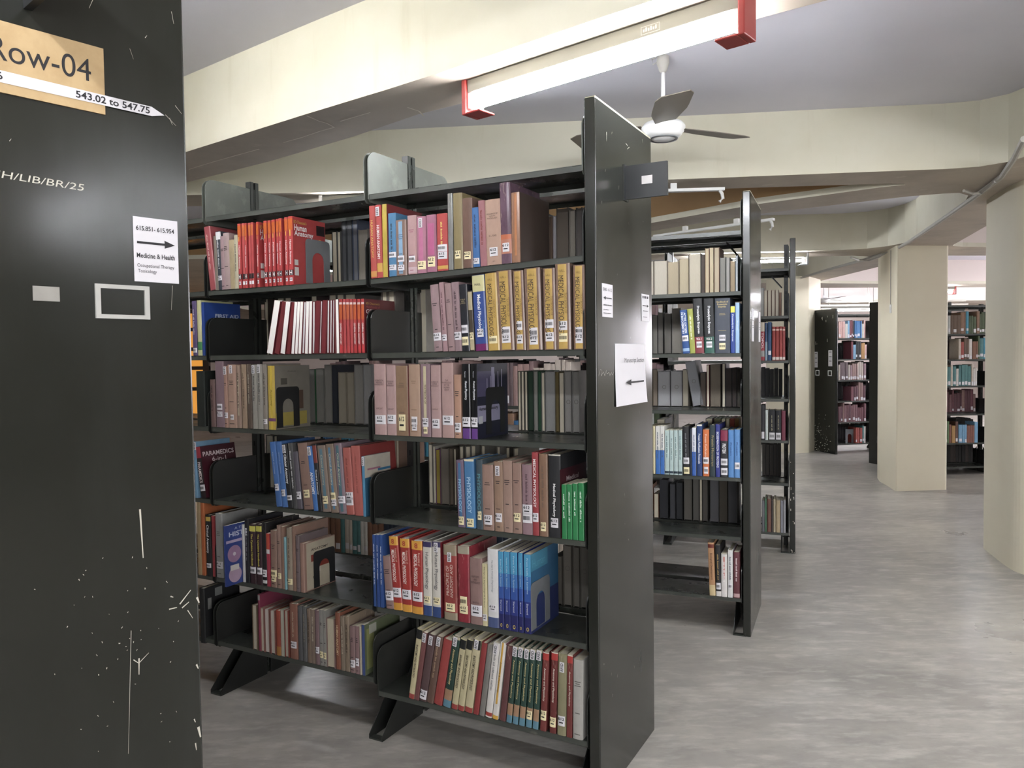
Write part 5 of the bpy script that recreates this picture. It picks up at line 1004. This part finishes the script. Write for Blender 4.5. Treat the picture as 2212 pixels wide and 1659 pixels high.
place(R2, (1220, 580), 3.318, Z2[4], BX2[0], 'fourth shelf' + N2, [
 (600, 630, 1130, '#b9b094', 'cream book'), (632, 648, 1130, '#c9bd92', 'slim cream book', dict(pb=True)), (651, 682, 1130, '#d9d8d2', 'white and blue book', WB), (684, 714, 1130, '#d9d8d2', 'white and blue book', WB),
 (717, 747, 1160, '#b4ccc9', 'mint green book', MI), (750, 779, 1160, '#b4ccc9', 'mint green book', MI), (782, 810, 1160, '#b4ccc9', 'mint green book', MI), (813, 841, 1160, '#b4ccc9', 'mint green book', MI),
 (845, 892, 1133, '#1d1d20', 'black book with grey label', dict(labs=[L(.3, '', .034, .9), L(.1, '', .036, .9, 1)], kv='#7a7a80', dx=-8)), (896, 910, 1150, '#1f2a3c', 'very thin dark book'), (912, 940, 1142, '#dfe4ee', 'white and blue slim book', dict(bands=[(0, .5, '#2f62c0')], pb=True, kv='#4a5a8a')),
 (944, 984, 1118, '#1f3f7e', 'navy Protein Purification Protocols book', dict(ts=[('Protein Purification Protocols', '#e6ecf6', .24, .82, 'd', .4, 0, 1)], bands=[(.97, 1, '#d9d4c9')])),
 (988, 1034, 1155, '#d9682c', 'orange book with labels', dict(ts=[('Protein Purification', '#f6e0cf', .4, .9, 'd', .3)], labs=[L(.34, '', .034, .9), L(.13, '', .036, .8)])),
 (1037, 1078, 1123, '#22343c', 'dark teal Protein Microarrays book', dict(ts=[('Protein Microarrays', '#b9a46a', .2, .8, 'd', .5)])), (1080, 1112, 1118, '#262f8c', 'royal blue Bioseparation book', dict(ts=[('BIOSEPARATION OF PROTEINS', '#e0e2f2', .18, .86, 'd', .5, 0, 1)])),
 (1115, 1168, 1153, '#26262a', 'black Protein book with red top', dict(ts=[('PROTEIN', '#efefef', .5, .7, 'd', .5, 0, 1)], bands=[(.76, .98, '#8c2444')], labs=[L(.32, '', .034, .9), L(.12, '', .036, .9)])),
 (1171, 1212, 1158, '#4a86cc', 'bright blue book', dict(ts=[('Protein', '#1f3f7e', .4, .8, 'd', .3)])), (1214, 1256, 1155, '#4f8ace', 'bright blue book with label', dict(ts=[('Protein', '#1f3f7e', .4, .8, 'd', .3)], labs=[L(.25, '', .034, .9)]))])
place(R2, (1220, 580), 3.318, Z2[4], BX2[0], 'fourth shelf' + N2, [
 (660, 720, 1082, '#4a4a48', 'grey book'), (1010, 1060, 1075, '#5a2f48', 'plum book'), (1070, 1120, 1075, '#6a6a40', 'olive book', dict(pc='#7d7d5a')), (1124, 1152, 1075, '#5a6a4a', 'green book'), (1156, 1180, 1076, '#b9a46a', 'cream book'), (1184, 1215, 1076, '#b03a2a', 'red book', dict(pc='#b04a34')), (1218, 1248, 1076, '#c08a3a', 'orange book', dict(pc='#b0763a'))], Y=.335, rear=True)
place(R2, (1250, 1000), 3.318, Z2[5], BX2[0], 'fifth shelf' + N2, [
 (540, 574, 220, '#7a5040', 'brown book'), (580, 640, 120, '#26282e', 'dark book', dict(pc='#2f3138')), (655, 692, 150, '#3a3c42', 'dark book', dict(pc='#4a4c52')), (700, 744, 140, '#26282e', 'dark book', dict(pc='#33353a')), (755, 812, 108, '#5c5952', 'grey book', dict(pc='#6b675f')), (820, 862, 112, '#5c5a56', 'grey book', dict(pc='#6b6862')), (866, 886, 118, '#55524c', 'thin grey book'), (890, 924, 120, '#5a5650', 'grey book', dict(pc='#67625a')), (942, 1004, 112, '#66666a', 'wide grey book', dict(pc='#717176')), (1008, 1066, 115, '#5a5348', 'taupe book', dict(pc='#665e52')), (1072, 1138, 112, '#5a5a5c', 'grey book', dict(pc='#6b6b6e'))], Y=.335, rear=True)
place(R2, (1250, 1000), 3.318, Z2[6], BX2[0], 'bottom shelf' + N2, [
 (930, 974, 572, '#c08a5a', 'orange beige development book', dict(ts=[('Biological Development', '#5a2f1c', .3, .8, 'd', .45)], bands=[(.9, .97, '#7a2a1c'), (0, .2, '#d9c08a')], dx=-14)), (980, 1018, 590, '#1d1d20', 'black book with white foot', dict(bands=[(0, .1, '#dcdad4')], labs=[L(.2, '', .034, .9)], kv='#b08a4a', dx=-8)), (1020, 1064, 655, '#dcd9d4', 'white and pink book', dict(inner=('#d98a80', .42, .94, .6), kv='#f2eeea')), (1068, 1104, 626, '#dcdcda', 'white book', dict(kv='#5a5a6a', labs=[L(.24, '', .03, .8)])), (1108, 1154, 640, '#6b2f38', 'maroon book', dict(kv='#f0dede', bands=[(.02, .1, '#c9a0a0')]))])

# --- third bookcase
N4 = ', third bookcase'; B4 = (-.915, -.05)
CT = dict(po=True, pc='#bdb39e', ring=.45)
place(R3, (1600, 480), 3.191, Z3[1], B4, 'top shelf' + N4, [(138, 160, 450, '#8a8a86', 'grey page edged book', PO('#9a9a96'))] + [(161 + 26 * i, 185 + 26 * i, 468 - i, '#6a4a3a', 'stamped page edged book', CT) for i in range(4)] + [(265, 280, 482, '#6a3a30', 'slim brown book', PO('#8a6a58'))], Y=.10)
RD_ = dict(kv='#e6c26a', bands=[(.02, .1, '#e0d0c8'), (.88, .93, '#e9b9a8')])
place(R3, (1600, 480), 3.191, Z3[2], B4, 'second shelf' + N4, [(136, 165, 690, '#a8303c', 'red book with white top', dict(bands=[(.76, 1, '#c9bda8'), (.1, .26, '#9a9a94')], ts=[('TOPOL', '#f2dede', .3, .74, 'd', .5, 0, 1)])), (168, 184, 694, '#8aa0b4', 'blue white slim book', dict(bands=[(.5, 1, '#2a4a7a')])), (187, 212, 688, '#1f4a7a', 'blue book with cream label', dict(labs=[L(.2, '', .03, .9, 1)], kv='#c9d4e0')), (217, 240, 720, '#a8322c', 'red book', RD_), (242, 264, 720, '#a8322c', 'red book', RD_), (266, 286, 718, '#a8322c', 'red book', RD_), (288, 307, 720, '#a83e3c', 'red pink book', RD_)])
place(R3, (1600, 480), 3.191, Z3[3], B4, 'third shelf' + N4, [(140 + 30 * i, 166 + 30 * i, 1000 + (i * 7) % 15, '#2b2c2e', 'dark book', dict(pc='#3a3a3a')) for i in range(5)], Y=.335, rear=True)
BK = dict(labs=[L(.14, '', .05, .9)], kv='#a39a7a')
place(R3, (1600, 480), 3.191, Z3[4], B4, 'fourth shelf' + N4, [(140, 166, 1260, '#22242a', 'black book with label', BK), (170, 188, 1295, '#cfdad8', 'white teal slim book', dict(kv='#3a6a7a')), (194, 237, 1295, '#1c1d22', 'wide black book with label', BK), (240, 279, 1298, '#1c1d22', 'black book with pale label', BK), (281, 309, 1300, '#7d2a40', 'crimson book', dict(kv='#d9b0b8'))])
place(R3, (1600, 480), 3.191, Z3[5], B4, 'fifth shelf' + N4, [(148 + 26 * i, 172 + 26 * i, 1525 + (i * 5) % 12, '#3a3733', 'dim brown book', dict(pc='#4a453f')) for i in range(5)], Y=.335, rear=True)
place(R3, (1560, 1040), 4.365, Z3[6], B4, 'bottom shelf' + N4, [(376, 400, 180, '#6a6a72', 'grey blue book'), (402, 420, 160, '#4a7a5a', 'green slim book'), (424, 462, 165, '#7a4a3c', 'brown red book', dict(kv='#b98a6a')), (464, 480, 175, '#4a3f3a', 'dark slim book'), (483, 504, 168, '#b9a98a', 'beige slim book', dict(kv='#5a4a3a')), (508, 547, 178, '#b9a27a', 'beige book with dark panel', dict(inner=('#3a2f28', .4, .75, .5))), (550, 574, 180, '#8a8a96', 'grey book'), (577, 599, 178, '#9a9aa0', 'pale grey book', dict(kv='#4a4a5a'))])

# --- far bookcases: shelves of mixed spines
def far_fill(R, bay, Z, where, pal, seed, x0=None, x1=None, Y=.01, hmin=.2, hmax=.27, rear=False, lab=.6, desc='book'):
    rr = random.Random(seed); x = (x0 if x0 is not None else bay[0] + .01); xe = x1 if x1 is not None else bay[1] - .01; n = 0; hc = rr.choice(pal); run = 0; hh = .24
    while x < xe:
        if run <= 0: hc = rr.choice(pal); run = rr.choice((1, 1, 2, 3)); hh = rr.uniform(hmin, hmax)
        run -= 1; T = rr.uniform(.018, .045)
        if x + T > xe: break
        h = hh + rr.uniform(-.006, .006)
        b = dict(R=R, X=x + T / 2, Y=Y, Z=Z, T=T - .001, H=h, a=0, c=hc[0], rear=rear, XR=x + T, bay=bay, D=.18, po=rear, pc=hc[0])
        if not rear and rr.random() < lab: b['labs'] = [L(rr.uniform(.1, .2), '', rr.uniform(.025, .045), .85)]
        if rr.random() < .5 and not rear: b['kv'] = hc[2] if len(hc) > 2 else '#c9c4b8'
        p = px_of(R.w(x, Y, Z)); q = px_of(R.w(x + T, Y, Z + h)); b['area'] = abs((q[0] - p[0]) * (q[1] - p[1])) * (.35 if rear else .8)
        n += 1
        b['label'] = '%s %s, %s from left, %s' % (hc[1], desc, ORD[min(n, 30) - 1], where); b['group'] = 'books on the ' + where
        BOOKS.append(b); x += T + (0 if rr.random() < .85 else .006)
BRT = [('#b03a44', 'red'), ('#c9c4bc', 'white'), ('#3f7fc0', 'blue'), ('#7fb4d9', 'light blue'), ('#7d3a44', 'maroon'), ('#c08a4a', 'ochre'), ('#24282e', 'black'), ('#d9a9a0', 'pink')]
MAU = [('#96737a', 'mauve'), ('#8a6a6a', 'mauve'), ('#a37f78', 'tan'), ('#6f5a5c', 'dim mauve'), ('#b9a99c', 'beige')]
GAP_DRK = [('#33302e', 'dark'), ('#2b2a2a', 'black'), ('#453a35', 'dark brown')]
MAR = [('#7d4650', 'maroon'), ('#8a5a60', 'rose'), ('#6b3f48', 'plum'), ('#96706a', 'mauve')]
BLU = [('#2f6da8', 'blue'), ('#3f98b8', 'teal'), ('#8f6a50', 'brown'), ('#6b5240', 'brown'), ('#c0c4c0', 'pale'), ('#4a5a3a', 'olive')]
MIX = [('#b0483c', 'red'), ('#cdbfae', 'cream'), ('#d9d4cc', 'white'), ('#4a8486', 'teal'), ('#8a5a40', 'brown'), ('#26344a', 'navy')]
LIM = [('#5a7a4a', 'green'), ('#b98a4a', 'ochre'), ('#6fa8d0', 'light blue'), ('#a3ad5a', 'lime'), ('#25303a', 'dark'), ('#8a5040', 'brown red'), ('#6b4436', 'brown')]
bA = (.05, .95); nA = 'left of middle pillar'
far_fill(RA, bA, ZA[1], 'top shelf ' + nA, BRT, 11, .06, .52); far_fill(RA, bA, ZA[2], 'second shelf ' + nA, BRT, 13, .26, .52)
far_fill(RA, bA, ZA[3], 'third shelf ' + nA, MAU, 14, .06, .52, lab=.65); far_fill(RA, bA, ZA[4], 'fourth shelf ' + nA, MAR, 15, .26, .52, lab=.6); 
far_fill(RA, bA, ZA[5], 'fifth shelf ' + nA, MAR, 17, .06, .52, lab=.65); far_fill(RA, bA, ZA[6], 'bottom shelf ' + nA, MIX, 18, .34, .52); 
for i, pal in enumerate((MAU, BRT, MAU, BLU, MAR, MIX)):
    far_fill(R2, BX2[1], T1[i + 1], 'hidden', pal, 60 + i); far_fill(R2, BX2[2], T1[i + 1], 'hidden', pal, 70 + i); far_fill(R2, BX2[1], T1[i + 1], 'hidden', GAP_DRK, 160 + i, rear=True, Y=.335); far_fill(R2, BX2[2], T1[i + 1], 'hidden', GAP_DRK, 170 + i, rear=True, Y=.335); far_fill(R3, (-1.797, -.938), T1[i + 1], 'hidden', GAP_DRK, 180 + i, rear=True, Y=.335)  # dark rear rows added to darken the gaps and block the far walls
    far_fill(R3, (-1.797, -.938), T1[i + 1], 'hidden', pal, 80 + i); far_fill(R0, (-.915, -.05), T1[i + 1], 'hidden', pal, 190 + i)
nC = 'of far bookcase between two pillars'; bC = (.55, 1.31)
far_fill(RC, bC, ZC_[1], 'top shelf ' + nC, BLU, 21); far_fill(RC, bC, ZC_[2], 'second shelf ' + nC, MIX + BLU, 23, .88)
far_fill(RC, bC, ZC_[3], 'third shelf ' + nC, MIX, 24, .56, 1.13); 
far_fill(RC, bC, ZC_[4], 'fourth shelf ' + nC, MAR, 26, .86, 1.3, rear=False, Y=.3); 
far_fill(RC, bC, ZC_[5], 'fifth shelf ' + nC, LIM, 28, .56, 1.14); 
for i in range(1, 7):
    far_fill(RA, bA, ZA[i], 'hidden', GAP_DRK, 90 + i, rear=True, Y=.335); far_fill(RC, bC, ZC_[i], 'hidden', GAP_DRK + MAU[3:4], 100 + i, rear=True, Y=.335); far_fill(RC, (1.35, 2.2), ZC_[i], 'hidden', LIM, 110 + i)  # dark rear books added to give deep darkness behind the shelves
nD = 'of distant bookcase by narrow pillar'; bD = (.05, .95)
for i, pal in enumerate((BRT, MAU, BLU, MAR, BRT, BLU)): far_fill(RD, bD, ZD[i + 1], '%s shelf %s' % (('top', 'second', 'third', 'fourth', 'fifth', 'bottom')[i], nD), pal, 40 + i, .45)
(ya, za) = RA.hitY(1838, 900, .02); bkx = ya
e = MB(); w, h = .13, .2; arc = [(w * .5 + w * .24 * math.cos(math.pi * i / 8), h * .5 + w * .24 * math.sin(math.pi * i / 8)) for i in range(9)]
e.prism([(0, 0), (0, h), (w, h), (w, 0), (w * .74, 0)] + arc + [(w * .26, 0)], 'y', 0, .002, M_BOOKEND)
e = e.build('bookend'); e.location = RA.w(.21, .06, ZA[6]); e.rotation_euler = (0, 0, RA.rz); tag(e, 'pale arched bookend on the bottom shelf of the far bookcase', 'bookend', 'bookends')

# the 300 largest in view are single books; the remaining far, small or hidden ones are one mass
for b in BOOKS:
    if b['label'].endswith('hidden'): b['area'] = 0
BOOKS.sort(key=lambda b: -b['area'])
for b in BOOKS[:300]:
    if len(b['label'].split()) > 16: print('LONG', b['label'])
print('books', len(BOOKS), 'longest label', max(len(b['label'].split()) for b in BOOKS[:300]), 'area at cut', BOOKS[min(299, len(BOOKS) - 1)]['area'])
for b in BOOKS[:300]: book(b)
if len(BOOKS) > 300:
    rest = MB()
    for b in BOOKS[300:]:
        M = book_matrix(b); t = MB(); T, D, H = b['T'], b['D'], b['H']
        book_shell(t, T, D, H, mat(b['c'], .6, .14, 30), min(.004, T * .15), min(.002, T * .1))
        t.box(-T / 2 + .002, T / 2 - .002, .006, D - .003, .003, H - .003, mat(b['pc'], .8, .2, 60, stretch=(30, 1, 1)) if 'pc' in b else M_PAGES)
        if not b.get('po'):
            for lb in b.get('labs', [])[:1]: spine_strip(t, T, min(.004, T * .15), H * lb['c'] - lb['h'] / 2, H * lb['c'] + lb['h'] / 2, M_PAPER, .0009, .9)
            for z0, z1, hx in b.get('bands', []): spine_strip(t, T, min(.004, T * .15), H * z0, H * z1, mat(hx, .5, .1, 30))
        o = len(rest.v); rest.v += [tuple(M @ Vector(v)) for v in t.v]
        for f, mi in zip(t.f, t.m): rest.f.append(tuple(o + k for k in f)); rest.m.append(rest.mi(t.mats[mi]))
    o = rest.build('books'); tag(o, 'many small books on far shelves and rear shelf rows', 'books', None, 'stuff')
